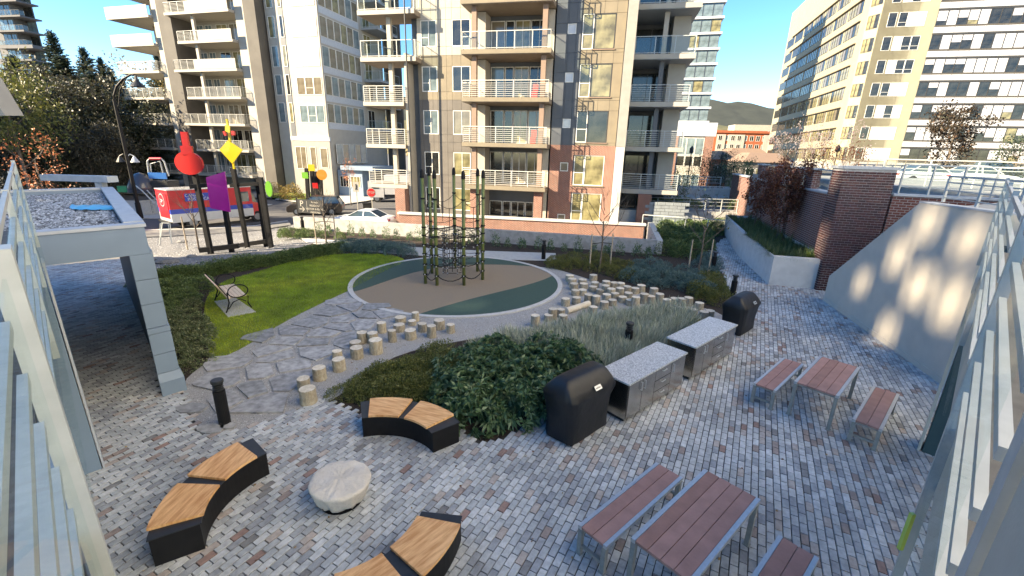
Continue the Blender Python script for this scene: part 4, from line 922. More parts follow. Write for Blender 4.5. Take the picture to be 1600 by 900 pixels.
for k in range(-1, 6):
    z0 = SL[k] if k >= 0 else GZ; z1 = SL[k+1] if k < 5 else TOP
    up = z0 > 8.3 and z0 < 30; brick = z0 < 5
    wz = z0+(.55 if k >= 0 else .6+1.0); wt = min(wz+1.65, z1-.2)
    mat = m_bwhite if z0 > 10.5 else (m_bcream if z0 > 8 else m_bpanel)
    h1 = (-7.02, -5.85, wz, wt); h2 = (-4.72, -3.38, wz, wt)
    panels(-7.3, -3.0, z0, z1, mat, 4, (h1, h2))
    st_ = {0: 'cur', 1: 'cur', 2: 'dark', 3: 'teal', 4: 'dark'}.get(k, 'cur')
    window(A_, h1[0], .06, wz, 1.17, wt-wz, 'teal' if k > 0 else 'dark', (.5,), ((0, .5, .35),)); window(A_, h2[0], .06, wz, 1.34, wt-wz, ['cur', 'beige', 'dark', 'dark', 'white'][max(0, min(4, k))], (.5,), ((.5, 1, .35),))
    # loggia with balcony
    for (a, b) in ((-2.9, -2.3), (1.9, 2.4)): bx('loggia_cheek', A_, m_bwhite, a, b, .0, 1.34, z0+.02, z1-.32)
    xs = -2.25
    for w_, s_ in ((1.0, 'cur'), (.62, 'dark'), (1.05, 'cur'), (1.2, 'cur')):
        window(A_, xs, 1.34, z0+.05, w_, 2.28, rnd.choice(['cur', 'dark', 'beige', 'dark', 'teal']) if s_ == 'cur' else s_, (.5,) if w_ > 1 else (), ((.5, 1, .45),) if w_ > 1.1 else ()); xs += w_+.06
    if k >= 0:
        bs = bx('balcony', A_, m_soff, -3.5, 2.45, -1.55, 1.3, z0-.28, z0)
        bx('fascia', bs, m_bcream, -3.53, 2.48, -1.58, -1.551, z0-.25, z0+.02)
        railing(bs, -3.45, -.0, z0+.02, 5.85, 1.5, 'bars' if k < 3 else 'glass', m_railw)
        if k in (1, 2):
            mb = MB(); mb.box(1.2, 1.55, -.9, -.5, z0+.02, z0+.45, .5); mb.box(1.2, 1.55, -.53, -.48, z0+.45, z0+.95, .5); mb.build('chair', paint('red plastic %d' % k, (.5, .04, .03)), A_)
    pz0 = z0; pm = m_bbrown if k >= 0 else m_brick
    for x in (-2.75, 1.95):
        w2 = .16 if k >= 0 else .3
        mb = MB(); mb.box(x-w2, x+w2, -1.2, -1.2+2*w2, z0+.02 if k >= 0 else GZ, z1-.3, .5); mb.build('post', pm, A_)
    # slate strip with little square windows
    hs_ = (3.25, 3.85, z0+1.1, z0+1.75)
    if brick: bx('brick_wall', A_, m_brick, 2.52, 3.25, 0, .06, z0, z1); bx('brick_wall', A_, m_brick, 3.85, 4.15, 0, .06, z0, z1); bx('brick_wall', A_, m_brick, 3.251, 3.849, .002, .06, z0, z0+1.1); bx('brick_wall', A_, m_brick, 3.251, 3.849, .002, .06, z0+1.75, z1)
    else: panels(2.52, 4.15, z0, z1, m_bdgrey, 2, (hs_,))
    window(A_, 3.27, .06, z0+1.12, .56, .6, 'white' if not brick else 'beige')
    # window bay with little juliet rails
    h3 = (4.22, 6.35, wz-.35 if k >= 0 else wz-.5, wt+.05)
    if brick:
        bx('brick_wall', A_, m_brick, 4.152, 7.0, -.02, .05, z0, h3[2]); bx('brick_wall', A_, m_brick, 4.152, 7.0, -.02, .05, h3[3], z1); bx('brick_wall', A_, m_brick, 6.36, 7.0, -.021, .05, h3[2], h3[3])
        bx('sill', A_, m_bcream, 4.2, 6.4, -.08, .05, h3[2]-.08, h3[2])
    else: panels(4.16, 6.98, z0, z1, m_bcream if z0 > 5.4 else m_bpanel, 2, (h3,)); bx('sill', A_, m_bbrown, 4.9, 6.4, -.06, .05, h3[2]-.06, h3[2])
    window(A_, 4.24, .06, h3[2], .72, h3[3]-h3[2], 'cur' if k != 1 else 'dark', (), ((0, 1, .42),)); window(A_, 4.98, .06, h3[2], 1.35, h3[3]-h3[2], 'cur' if k != 1 else 'dark', (), (), 0, 'd' if k > 0 else 'w')
    if k >= 0:
        mb = MB(); zj = h3[2]-.9
        for xx in (4.24, 4.62, 4.98): mb.bar((xx, -.2, zj), (xx, -.2, zj+.82), .03, .03, .5)
        for zz_ in (zj, zj+.82):
            mb.bar((4.24, -.2, zz_), (4.98, -.2, zz_), .04, .03, .5); [mb.bar((xx, -.2, zz_), (xx, 0, zz_), .03, .03, .5) for xx in (4.24, 4.98)]
        mb.build('juliet_rail', m_dark, A_)
    # right hand recessed balconies
    if k >= 0:
        bs = bx('balcony', A_, m_soffg, 7.64, 11.5, .9, 4.55, z0-.3, z0); bx('fascia', bs, m_bwhite, 7.64, 11.53, .87, .899, z0-.27, z0+.02)
        railing(bs, 7.7, 1.6, z0+.02, 3.75, .65, 'bars' if k < 3 else 'glass', m_rail)
        bx('column', A_, m_bwhite if k > 2 else m_bdgrey, 9.4, 9.7, 1.5, 1.8, z0, z1-.3)
        window(A_, 7.8, 4.6, z0+.05, 2.1, 2.3, 'dark', (.5,), (), 0, 'd'); bx('side_wall', A_, m_bwhite, 10.1, 11.2, 2.6, 4.58, z0, z1-.3)
    else:
        bx('brick_pier', A_, m_brick, 8.9, 9.8, .6, 1.4, GZ, z1-.3); window(A_, 7.7, 2.6, .1, 1.2, 2.1, 'dark', (), (), 0, 'd')
bx('corner_pier', A_, m_bpier, 7.02, 7.62, -.95, 4.58, 5.4, TOP); bx('corner_pier', A_, m_concl, 7.02, 7.6, -.93, 4.58, GZ, 5.38)
# projecting corner balconies at the left end
bx('fin_wall', A_, m_bwhite, -8.02, -7.8, -.75, .8, GZ, 11.3); bx('recess_wall', A_, m_bdgrey, -7.8, -7.36, .3, 12, GZ, TOP-.05); bx('end_wall', A_, m_bwhite, -8.0, -7.81, .81, 12, GZ, TOP-.07)
for k in range(0, 5):
    z0 = SL[k]-.25; L = 3.1; x0 = -8.1-L if k < 3 else -11.2; x1 = -8.05 if k < 3 else -7.0
    bs = bx('corner_balcony', A_, m_soff, x0, x1 if k > 2 else -8.03, -1.0, 1.5, z0-.28, z0); bx('fascia', bs, m_bwhite, x0-.02, (x1 if k > 2 else -8.04), -1.03, -1.001, z0-.26, z0+.02)
    railing(bs, x0+.05, -.1, z0+.02, (x1 if k > 2 else -8.05)-x0-.1, .85, 'bars' if k < 3 else 'glass', m_railw); bx('column', A_, m_bwhite, -9.35, -9.05, -.5, -.2, z0+.02, SL[k+1]-.53)
bx('corner_post', A_, m_brick, -8.9, -8.1, -1.4, -.6, GZ, SL[0]-.53)
mb = MB(); mb.tube([(-7.6, -1.2, GZ), (-7.6, -1.2, TOP)], .05, 8); mb.build('downpipe', m_dark, A_)
# ---- white balcony tower on the left with dark piers
CB_ = D(503, 100, 55); CB_.z = 0
B_ = thing('balcony_tower', 'tall white tower with long curved balconies between slanting dark piers, left of centre', 'tower', (CB_.x, CB_.y, STREET), rot_of(105))
HT = 36
bx('core_wall', B_, m_bwhite, -23.5, -6.5, 1.6, 16, 0, HT, label='white rendered wall behind the balconies')
for x0, x1, nm in ((-21.2, -19.3, 'pier'), (-8.7, -7.1, 'pier')): bx(nm, B_, m_bcol, x0, x1, -1.2, 1.55, 0, HT)
bx('fin_wall', B_, m_bwhite, -22.2, -21.22, -1.0, 1.58, 0, HT); bx('fin_wall', B_, m_bwhite, -10.2, -8.72, -.9, 1.58, 0, HT)
for k in range(11):
    z = 1.2+3.02*k+1.0
    # left stack
    if 1:
        bs = bx('balcony', B_, m_bwhite, -29.0+(0 if k > 1 else 1.5), -22.25, -1.5, 4.0, z-.28, z); sty = 'frost' if k > 3 else 'bars'
        if k > 4: mb = MB(); mb.box(-29.0, -22.3, -1.52, -1.46, z, z+1.05, .5); mb.box(-29.02, -28.96, -1.46, 3.9, z, z+1.05, .5); mb.build('parapet', m_bwhite, bs)
        else: railing(bs, -28.9+(0 if k > 1 else 1.5), 0, z, 6.6-(0 if k > 1 else 1.5), 1.45, 'bars', m_railw)
        for j, (xx, ww) in enumerate(((-25.9, 1.3), (-24.4, 1.2), (-23.1, .8))): window(B_, xx, 1.58 if xx > -23.4 else 1.9, z+.1, ww, 2.3, rnd.choice(['cur', 'cur', 'dark', 'beige']), (.5,))
        bx('inner_wall', B_, m_bcream, -26.2, -23.52, 1.95, 3.9, z, z+2.74)
    # right stack
    wide = k % 2 == 0; x0 = -19.6 if wide else -18.3
    bs = bx('balcony', B_, m_bwhite, x0, -10.25, -1.7, 1.58, z-.28, z)
    if k > 3: mb = MB(); mb.box(x0+3.2, -10.3, -1.72, -1.66, z, z+1.05, .5); mb.build('parapet', m_bwhite, bs); railing(bs, x0+.05, 0, z, 3.1, 1.6, 'bars', m_railw, right=False)
    else: railing(bs, x0+.05, 0, z, -10.3-x0, 1.6, 'bars', m_railw)
    for xx, ww in ((-18.9, 1.2), (-17.4, 1.0), (-15.7, 1.6), (-13.8, 1.6), (-12.0, 1.2)): window(B_, xx, 1.58, z+.1, ww, 2.3, 'teal' if xx < -17 else rnd.choice(['cur', 'dark', 'cur', 'beige']), (.5,))
    bx('column', B_, m_bwhite, -16.3, -15.95, -1.2, -.9, z, z+2.74)
    # slot windows between the piers
    for xx, ww, s_ in ((-6.4, 1.5, 'teal'), (-4.8, .6, 'beige')): pass
# ---- white glazed block of the same tower
W_ = thing('glazed_tower', 'white tower with a bright blank corner wall and a glazed side of blinds, middle left', 'tower', (CB_.x, CB_.y, STREET), rot_of(105))
bx('front_wall', W_, m_bwhite, -6.9, 0, 0, 13, 0, HT-.5); bx('upper_band', W_, m_bgrey2, -5.2, .25, -.25, .0, 6.5, 6.95)
bx('slot', W_, m_bdgrey, -5.15, -4.5, -.03, 0, 7, HT-.6)
for k in range(11):
    z = 1.2+3.02*k+1.0
    if z < 6.6: continue
    for xx, ww, s_ in ((-6.6, .9, 'teal' if k < 5 else 'cur'),): window(W_, xx, 0, z+.3, ww, 2.2, s_, ())
    window(W_, -5.05, -.03, z+.3, .5, 2.2, 'dark' if k % 2 else 'cur', ())
    s_ = ['teal', 'teal', 'teal', 'beige', 'white', 'white', 'white', 'white', 'teal', 'teal', 'teal'][k]
    for q in range(3): window(W_, -3.6+q*1.13, 0, z+.3, 1.1, 1.9, s_, (), ((0, 1, .4),) if q == 1 else ())
    # right hand face runs away from us
    for q in range(6):
        window(W_, 0.0, .2+q*1.25, z+.35, 1.18, 2.1, ['beige', 'beige', 'cur', 'beige', 'teal', 'beige'][(q+k) % 6] if 3 < k < 9 else ('teal' if q % 2 else 'beige'), (), (), math.pi/2, 'w', .04)
    sp = bx('spandrel', W_, m_bgrey2, 0, .03, .2, 7.7, z-.35, z+.33)
    bs = bx('side_balcony', W_, m_soffg, .0, 2.4, 8.2, 13.2, z-.25, z); railing(bs, 0.05, 8.3, z, 0+2.3, .05, 'glass', m_rail, left=False); railing(bs, 2.35, 8.25, z, 4.9, .02, 'glass', m_rail, rz=math.pi/2, left=False, right=False)
    window(W_, 0.0, 8.6, z+.1, 1.6, 2.3, 'cur' if k > 3 else 'dark', (.5,), (), math.pi/2)
bx('rear_wall', W_, m_bcol, .0, 2.6, 13.25, 13.6, 0, HT-.6)
bx('blue_grey_wing', W_, m_bdgrey, 2.7, 6.5, 17, 26, 0, HT-1)
for k in range(9):
    z = 2.2+3.02*k
    for q in range(2): window(W_, 2.9+q*1.8, 17, z+.5, 1.3, 1.8, 'dark', (.5,))
bx('podium', W_, m_bpier, -5.2, .2, -.2, -.0, 0, 6.48); bx('entrance_wing', W_, m_bgrey, .2, 3.6, .8, 9, 0, 3.2); bx('entrance_canopy', W_, m_bgrey, 1.0, 5.4, .3, 5, 3.25, 3.75)  # entrance coloured blue grey to stand for shade on white walls
for xx, zz_, ww, hh, s_ in ((-4.7, 3.2, 1.5, 2.6, 'beige'), (-2.6, 3.2, .8, 2.6, 'beige'), (-1.2, 3.4, 1.0, 2.3, 'beige')): window(W_, xx, -.2, zz_, ww, hh, s_, (.5,) if ww > 1 else ())
for q in range(5): window(W_, .2 if False else 0.205, .9+q*1.3, 3.9, 1.2, 2.3, 'beige' if q % 2 else 'teal', (), (), math.pi/2)
for xx, ww, s_ in ((.5, 1.2, 'dark'), (2.0, 1.3, 'cur')): window(W_, xx, .8, 1.2, ww, 1.3, s_, (.33, .66))
bx('porch', W_, m_dark, 3.62, 5.3, 3.5, 8, 0, 3.2)
# ---- glass tower far behind on the right
cT = D(1118, 100, 104); cT.z = 0
T_ = thing('glass_tower', 'pale blue glass tower with white floor bands behind the brick apartment block', 'tower', (cT.x, cT.y, STREET), rot_of(104))
bx('core_wall', T_, m_bgrey2, -16, 0, .1, 14, 0, 52)
for k in range(17):
    z = 10.2+2.9*k
    if z > 50: break
    bs = bx('floor_band', T_, m_bgrey2, -16.1, .4, -.25, 14, z-.3, z+.15)
    for q in range(8): window(T_, -15.7+q*1.97, .1, z+.16, 1.9, 2.43, 'teal' if (q*3+k) % 7 else 'cur', (), (), 0, 'd', .04)
tB = thing('brick_podium_building', 'low brick and glass building at the foot of the pale glass tower', 'building', (D(1048, 210, 60).x, 60, STREET), rot_of(104))
bx('wall', tB, m_bwhite, 0, 5.2, .1, 9, 0, 9.7); bx('parapet', tB, m_bgrey2, -.15, 5.4, -.1, 9, 8.3, 9.9)
bx('brick_pier', tB, m_brick, 0, 1.0, -.05, .09, 0, 8.28); bx('brick_pier', tB, m_brick, 4.2, 5.2, -.05, .09, 0, 8.28); bx('brick_pier', tB, m_brick, -2.2, -1.4, .4, .6, 0, 8.0)
for q in range(3):
    for zz_, hh, s_ in ((6.0, 2.1, 'teal'), (4.6, 1.3, 'dark'), (2.0, 1.6, 'teal')): window(tB, 1.05+q*1.05, .1, zz_, 1.0, hh, s_, (), (), 0, 'w')
# ---- grey tower at the far left
cL = D(32, 40, 112); cL.z = 0
L_ = thing('grey_tower', 'grey concrete tower with green glass balconies in the top left corner', 'tower', (cL.x, cL.y, STREET), rot_of(100))
m_lg = M('grey tower concrete', (.12, .12, .125), (.10, .10, .105), 1, .8)  # concrete darkened to stand for the shadow over this tower
bx('core_wall', L_, m_lg, -20, -1.6, 0, 4, 0, 42); bx('core_wall', L_, m_lg, -1.59, -.2, 2.5, 3.5, 0, 42)
for k in range(13):
    z = 8.4+2.95*k-6
    if z > 38: continue
    top = 32 < z+STREET
    bs = bx('balcony', L_, m_lg, -6.2, 2.3+(1.2 if k % 4 == 0 else 0), -1.2, 3, z-.3-(.4 if k % 4 == 0 else 0), z); railing(bs, -6, -.1, z, 8.1, .95, 'glass', m_dark)
    for xx, ww in ((-5.6, 2.2), (-3.2, 1.4), (-1.5, 2.4)): window(L_, xx, 0 if xx < -1.7 else 2.5, z+.2, ww, 2.3, 'teal' if k % 2 else 'dark', (.5,), (), 0, 'd')
    window(L_, -10.8, 0, z+.3, 3.0, 1.9, 'teal', (.35, .7), (), 0, 'd')
bx('roof_slab', L_, m_lg, -14, 2.6, -2, 4, 36.4, 37.2)
# ---- distant low orange brick building
cO = D(1118, 205, 160); O_ = thing('distant_brick_building', 'low orange brick building with white window bays in the distance', 'building', (cO.x, cO.y, STREET), rot_of(97))
m_ob = M('orange brick', (.30, .09, .035), (.25, .07, .03), 2, .85)
bx('wall', O_, m_ob, 0, 28, .2, 14, 0, 13.5); bx('cornice', O_, m_ob, -.3, 28.3, -.2, 14.1, 13.5, 14.3); bx('penthouse', O_, m_bwhite, 7, 24, 3, 10, 14.3, 16.4)
for x0, x1 in ((.8, 3.6), (4.5, 9.8), (16, 22)): bx('bay', O_, m_bwhite, x0, x1, -.1, .2, 4, 13.0)
for zz_ in (5.2, 8.2, 11.0):
    for q in range(13): window(O_, 1.2+q*2.05, -.12 if any(a < 1.2+q*2.05 < b-1 for a, b in ((.8, 3.6), (4.5, 9.8), (16, 22))) else .2, zz_, 1.3, 1.7, 'dark' if (q+int(zz_)) % 3 else 'teal', (.5,), (), 0, 'w', .08)
# ---- small houses and scaffold-like shopfronts between
for i, (px, y0_, Y, ww, hh, mt, lb) in enumerate([(1140, 262, 90, 7, 4.0, m_ob, 'orange gabled shop in the middle distance left of the red tree'), (1168, 255, 100, 9, 5.0, m_brick, 'dark red brick shop in the middle distance'), (1196, 268, 80, 8, 5.5, m_bpanel, 'grey framed shopfront in the middle distance beside the red tree')]):
    p = D(px, y0_, Y); t = thing('small_shop', lb, 'shop', (p.x-ww/2, Y, STREET), 0); H_ = p.z-STREET+1.5
    bx('wall', t, mt, 0, ww, 0, 6, 0, H_)
    mb = MB(); mb.hexa([(-.3, -.3, H_), (ww+.3, -.3, H_), (ww+.3, 6.3, H_), (-.3, 6.3, H_), (1.5, 1.5, H_+1.6), (ww-1.5, 1.5, H_+1.6), (ww-1.5, 4.5, H_+1.6), (1.5, 4.5, H_+1.6)], .5); mb.build('roof', m_bbrown, t)
    for q in range(4): window(t, .5+q*(ww-1)/4, 0, 1.0, (ww-1)/4-.2, H_-2, ['dark', 'teal', 'dark', 'cur'][(q+i) % 4], (.5,))
# ---- cream office building on the right
cF = D(1372, 60, 88); cF.z = 0
F_ = thing('office_building', 'long cream office building with ribbon windows in the top right', 'office building', (cF.x, cF.y, STREET), rot_of(104))
FH = 3.75; Z0 = 9.9; NF = 9; HO = Z0+FH*NF+1.4
bx('front_wall', F_, m_office, 0, 70, 1.0, 16, 0, HO+2)
mb = MB(); a = Vector((0, 1.0, 0))
# left wing runs away at az 16
dl = dirv(16); M2 = Matrix.Rotation(-rot_of(104), 4, 'Z'); dl_ = M2 @ dl; nl_ = M2 @ Vector((-dl.y, dl.x, 0)); LW = 56
def lw(s, o, z): return dl_*s+nl_*o+Vector((0, 0, z))+Vector((-1.2, 3.2, 0))
def lbox(name, s0, s1, o0, o1, z0, z1, mat, par=None):
    mb = MB(); mb.hexa([lw(s0, o1, z0), lw(s1, o1, z0), lw(s1, o0, z0), lw(s0, o0, z0), lw(s0, o1, z1), lw(s1, o1, z1), lw(s1, o0, z1), lw(s0, o0, z1)], .5); return mb.build(name, mat, par or F_)
lbox('wing_wall', 0, LW, -14, 0, 0, HO+.6, m_office)
mb = MB(); c0 = lw(0, 0, 0); mb.prism([(c0.x, c0.y), (0, 1.0), (6, 1.0), (c0.x+6, c0.y+4)], 0, HO+.9); mb.build('corner_wall', m_office, F_)
rzL = math.atan2(-dl_.y, -dl_.x)
for k in range(NF):
    z = Z0+FH*k-6.2+2.2
    for q in range(4): window(F_, 1.2+q*1.35+(.25 if q else 0), 1.0, z, 1.32, 2.25, 'dark' if q == 0 else rnd.choice(['white', 'white', 'dark']), (), ((0, 1, .3),) if q else (), 0, 'w', .06)
    e = Vector((0, 1.0, 0))-Vector((c0.x, c0.y, 0)); ch = math.atan2(e.y, e.x); el = e.length
    for q in range(3): pp = Vector((c0.x, c0.y, 0))+e.normalized()*(.25+q*(el-.4)/3); window(F_, pp.x, pp.y, z, (el-.5)/3, 2.25, 'cur' if q < 2 else 'dark', (), (), ch, 'd', .06)
    # left wing windows in groups
    s_ = 3.0
    for grp in range(7):
        for q in range(5):
            ww = 1.25; p = lw(s_+ww, .0, z); st2 = ['cur', 'cur', 'dark', 'beige', 'cur'][(q+grp+k) % 5] if s_ < 36 else 'dark'; window(F_, p.x, p.y, z, ww, 2.1, st2, (), (), rzL, 'd', .05); s_ += 1.32
        s_ += .9
    lbox('sunshade', 2.6, 50, 0, .35, z+2.2, z+2.35, m_bcream)
    # glazed curtain wall to the right
    if 1:
        bx('head_band', F_, m_dframe, 8.4, 70, .93, 1.0, z+2.3, z+2.55); bx('sill_band', F_, m_bcol, 8.4, 70, .91, 1.0, z-.2, z-.02)
        for q in range(26):
            x = 8.45+q*1.5; r_ = rnd.random(); window(F_, x, .99, z, 1.48, 2.28, 'white' if r_ < .42 else ('dark' if r_ < .92 else 'cur'), (), ((0, 1, rnd.choice([.3, .5, .25])),) if r_ > .5 else (), 0, 'd', .05)
            if r_ > .42 and rnd.random() < .6: mb = MB(); hh = rnd.choice([.8, 1.1, 1.5]); mb.box(x+.06, x+1.42, .955, .965, z+2.2-hh, z+2.2, .5); mb.build('blind', m_spand, F_)
            bx('spandrel_panel', F_, m_spand, x+.02, x+1.46, .96, 1.0, z+2.6, z+FH-.25)
bx('base', F_, m_conc, -1, 70, .5, .99, 0, Z0-4.3); bx('base_rail', F_, m_bcream, 0, 60, -.6, -.5, Z0-3.9, Z0-3.8)
for q in range(40): bx('base_post', F_, m_bcream, q*1.5, q*1.5+.1, -.6, -.5, Z0-5.0, Z0-3.9)
lbox('wing_base', 0, LW, 0, .4, 0, Z0-4.6, m_conc)
# ---- hills
def hill(name, Y, x0, x1, hf, mat, label=None):
    n = 90; mb = MB(); pr = []
    for i in range(n+1):
        x = x0+(x1-x0)*i/n; h = hf(x); pr.append([Vector((x, Y, STREET-2)), Vector((x, Y+h*.9, h*.45+rnd.uniform(-2, 2))), Vector((x, Y+h*2.2, h)), Vector((x, Y+h*4, STREET-2))])
    for i in range(n):
        for j in range(3): mb.poly([pr[i][j], pr[i+1][j], pr[i+1][j+1], pr[i][j+1]])
    return mb.build(name, mat, kind='structure')
m_mt = M('far forested slope', (.036, .043, .036), (.024, .03, .026), .02, 1, bump=.3, bscale=.06)
m_mt2 = M('near forested slope', (.14, .12, .055), (.06, .07, .04), .05, 1, bump=.6, bscale=.2)
hill('mountain', 1300, -1500, 2400, lambda x: 192+14*math.sin(x*.012)+8*math.sin(x*.031+1)+4*math.sin(x*.09)-abs(x-700)*.03, m_mt)
hill('forested_hill', 520, -700, 1000, lambda x: 36+5*math.sin(x*.03)+3*math.sin(x*.1), m_mt2)
cr = []
for _ in range(900):
    x = rnd.uniform(-100, 420); y = rnd.uniform(330, 520); cr.append((x, y))
mb = MB()
for x, y in cr:
    h = rnd.uniform(9, 17); zb = STREET-1+max(0, (y-330)*.09); r_ = h*.22; t = rnd.random(); n = 6; a0 = rnd.random()*6
    for lv in range(3):
        zz0 = zb+h*(.1+.28*lv); zz1 = zb+h*(.55+.22*lv); rr_ = r_*(1-.25*lv); q = [Vector((x+math.cos(a0+k*6.283/n)*rr_*rnd.uniform(.7, 1.2), y+math.sin(a0+k*6.283/n)*rr_, zz0)) for k in range(n)]; top = Vector((x, y, zz1))
        for k in range(n): mb.poly([q[k], q[(k+1) % n], top], t)
m_fw = MR('wood edge', [(0, (.04, .05, .03)), (.5, (.09, .085, .04)), (.8, (.16, .12, .045))], amt=.3, scale=.6, bump=0, interp='LINEAR')
tag(mb.build('far_wood', m_fw, kind='stuff'), 'far-off wood of yellowing trees below the mountain', 'wood')
# ------------------------------------------------------------ our own building: decks, guards, columns, wings round the court
dL, dR = dirv(-47), dirv(46.3)
nL = Vector((-dL.y, dL.x, 0)); nR = Vector((dR.y, -dR.x, 0))   # away from the court on each side
def WL(t, a, h): return dL*t+nL*a+Vector((0, 0, CAM_H-h))
def WR(t, a, h): return dR*t+nR*a+Vector((0, 0, CAM_H-h))
def wbox(W, name, t0, t1, a0, a1, h0, h1, mat, par=None, **k):
    mb = MB(); P = [W(t0, a0, h1), W(t1, a0, h1), W(t1, a1, h1), W(t0, a1, h1), W(t0, a0, h0), W(t1, a0, h0), W(t1, a1, h0), W(t0, a1, h0)]
    if W is WL: P = [P[1], P[0], P[3], P[2], P[5], P[4], P[7], P[6]]
    P = [P[3], P[2], P[1], P[0], P[7], P[6], P[5], P[4]] if W is WR else P
    mb.hexa(P, .5); return mb.build(name, mat, par, **k)
OWN = thing('courtyard_building', 'grey and cream apartment building wrapped round the courtyard, with dark columns under its decks', 'building')
wbox(WL, 'deck_slab', -.1, 9.6, .2, 9, 1.3, 1.62, m_bgrey, OWN); wbox(WL, 'added_shade_wall', 8.9, 13, 2.3, 2.5, 1.63, 5.1, m_dark, OWN); wbox(WR, 'deck_slab', .15, 9.9, .2, 4, 1.3, 1.62, m_cream, OWN)  # unseen wall added and left deck widened to keep the passage dark
wbox(WL, 'fascia', .5, 9.6, .15, .198, 1.28, 1.66, m_bgrey, OWN); wbox(WR, 'fascia', 1.2, 9.9, .17, .198, 1.28, 1.66, m_cream, OWN)
def colbox(name, o, u, lu, v, lv, z0, z1, mat):
    mb = MB(); o = Vector((o[0], o[1], 0)); P = [o, o+u*lu, o+u*lu+v*lv, o+v*lv]; mb.prism(P, z0, z1, .5); return mb.build(name, mat, OWN)
uL = dirv(-133); colbox('column', (-6.41, 5.77), uL, 1.6, dL, .4, 0, 3.38, m_bgrey); colbox('column_trim', (-6.40, 5.78), dL, .42, -uL, .025, 0, 3.378, m_bgrey2)
uR = dirv(137); colbox('column', (7.42, 6.74), uR, 1.5, dR, .4, 0, 3.38, m_teal); colbox('column_trim', (7.40, 6.76), dR, .42, -uR, .04, 0, 3.378, m_cream)
colbox('column', (10.02, 9.08), uR, 1.5, dR, .5, 0, 3.38, m_teal); colbox('column_trim', (10.0, 9.1), dR, .5, -uR, .03, 0, 3.378, m_rail)
m_deck = M('deck paver', (.13, .125, .115), (.09, .085, .08), 5, .8)
wbox(WL, 'deck_floor', .3, 9.5, .215, 6.4, 1.27, 1.295, m_deck, OWN); wbox(WR, 'deck_floor', 1.1, 9.8, .215, 4, 1.27, 1.295, m_deck, OWN)
# builder for unseen upper walls added to shade the court
OPEN = []
def wing(W, t0, t1, a, z0, z1, mat, nm):
    # wall built as panels between openings (gaps to let sun through where listed)
    ts = sorted(set([t0, t1]+[v for o in OPEN if o[4] == nm for v in (o[0], o[1])])); zs = sorted(set([z0, z1]+[v for o in OPEN if o[4] == nm for v in (o[2], o[3])]))
    for i in range(len(ts)-1):
        for j in range(len(zs)-1):
            ct, cz = (ts[i]+ts[i+1])/2, (zs[j]+zs[j+1])/2
            if any(o[4] == nm and o[0] < ct < o[1] and o[2] < cz < o[3] for o in OPEN): continue
            wbox(W, 'added_upper_wall', ts[i], ts[i+1], a, a+1.0, CAM_H-zs[j+1], CAM_H-zs[j], mat, OWN)
# unseen slab and block added off to the left, shading court and street
NB = thing('added_shade_slab', 'long unseen slab added beyond the left edge to shade the courtyard', 'apartment block')
OP = []
def sun_slit(px, py, z, w_, h_, X=-60, pt=None):  # slits cut through the added slab so sun lands as light patches
    p = pt or G(px, py, z); k = (X-p.x)/sd.x; q = p+sd*k; n_ = max(2, int(w_/.3)); st_ = w_/n_
    for i in range(n_): OP.append((q.y-w_/2+i*st_, q.y-w_/2+(i+.55)*st_, q.z-h_/2, q.z+h_/2))
m_bouncew = M('bounce wall white', (.80, .79, .77), (.77, .76, .74), 1, .8)
mb = MB(); mb.box(18.5, 30, -34, 13, 3.95, 56, .5); mb.build('added_upper_wall', m_bouncew, OWN)  # tall unseen wall added to bounce warm sunlight into the court
for k in range(12):  # windows dressing the added bounce wall
    for q in range(10):
        if (q+k) % 2: mb = MB(); mb.box(18.45, 18.49, -26+q*3.8, -24.2+q*3.8, 6+3*k, 7.6+3*k, .5); mb.build('window', m_wteal, OWN)
def onpl(px, py, o, az):
    d = dirv(az); n = Vector((-d.y, d.x, 0)); r = ray(px, py); k = Vector((o[0], o[1], 0)).dot(n)/Vector((r.x, r.y, 0)).dot(n); return Vector((r.x*k, r.y*k, CAM_H+r.z*k))
for px, py, a_, b_ in [(1345, 440, .7, .75), (1322, 478, .18, .5), (1402, 398, .8, 1.1), (1432, 445, 1.0, 1.1), (1383, 515, .7, 1.0), (1482, 470, .9, 1.3), (1447, 345, .8, 1.1), (1512, 372, .9, .9)]: sun_slit(0, 0, 0, a_*.8, b_*.85, pt=onpl(px, py, (11.46, 15.47), 12.4))
for px, py, a_, b_ in [(1290, 388, 1.0, 1.3), (1317, 285, .8, 1.0), (1237, 275, 1.2, 1.0)]: sun_slit(0, 0, 0, a_, b_, pt=onpl(px, py, (12.62, 17.2), 14))
for px, py, a_, b_ in [(452, 470, 1.0, .9), (420, 505, .7, .5), (398, 440, .8, .4), (1225, 500, .5, .22), (1290, 535, .35, .22), (495, 655, 1.3, .35), (735, 478, .8, .25), (300, 590, .5, .3)]: sun_slit(px, py, 0, a_, b_)

ys = sorted(set([3.6, -50]+[v for o in OP for v in o[:2]])); zs = sorted(set([-1, 46]+[v for o in OP for v in o[2:]]))
mb = MB()
for i in range(len(ys)-1):
    for j in range(len(zs)-1):
        cy, cz = (ys[i]+ys[i+1])/2, (zs[j]+zs[j+1])/2
        if any(o[0] < cy < o[1] and o[2] < cz < o[3] for o in OP): continue
        mb.box(-60.1, -60, ys[i], ys[i+1], zs[j], zs[j+1], .5)
mb.build('slit_screen', m_bwhite, NB)
mb = MB(); mb.box(-72, -61.5, 5, 40, -1, 19, .5); tag(mb.build('added_shade_block', m_bwhite), 'lower unseen block added beyond the left edge to shade the street', 'apartment block')  # unseen, added only to cast shade on the street
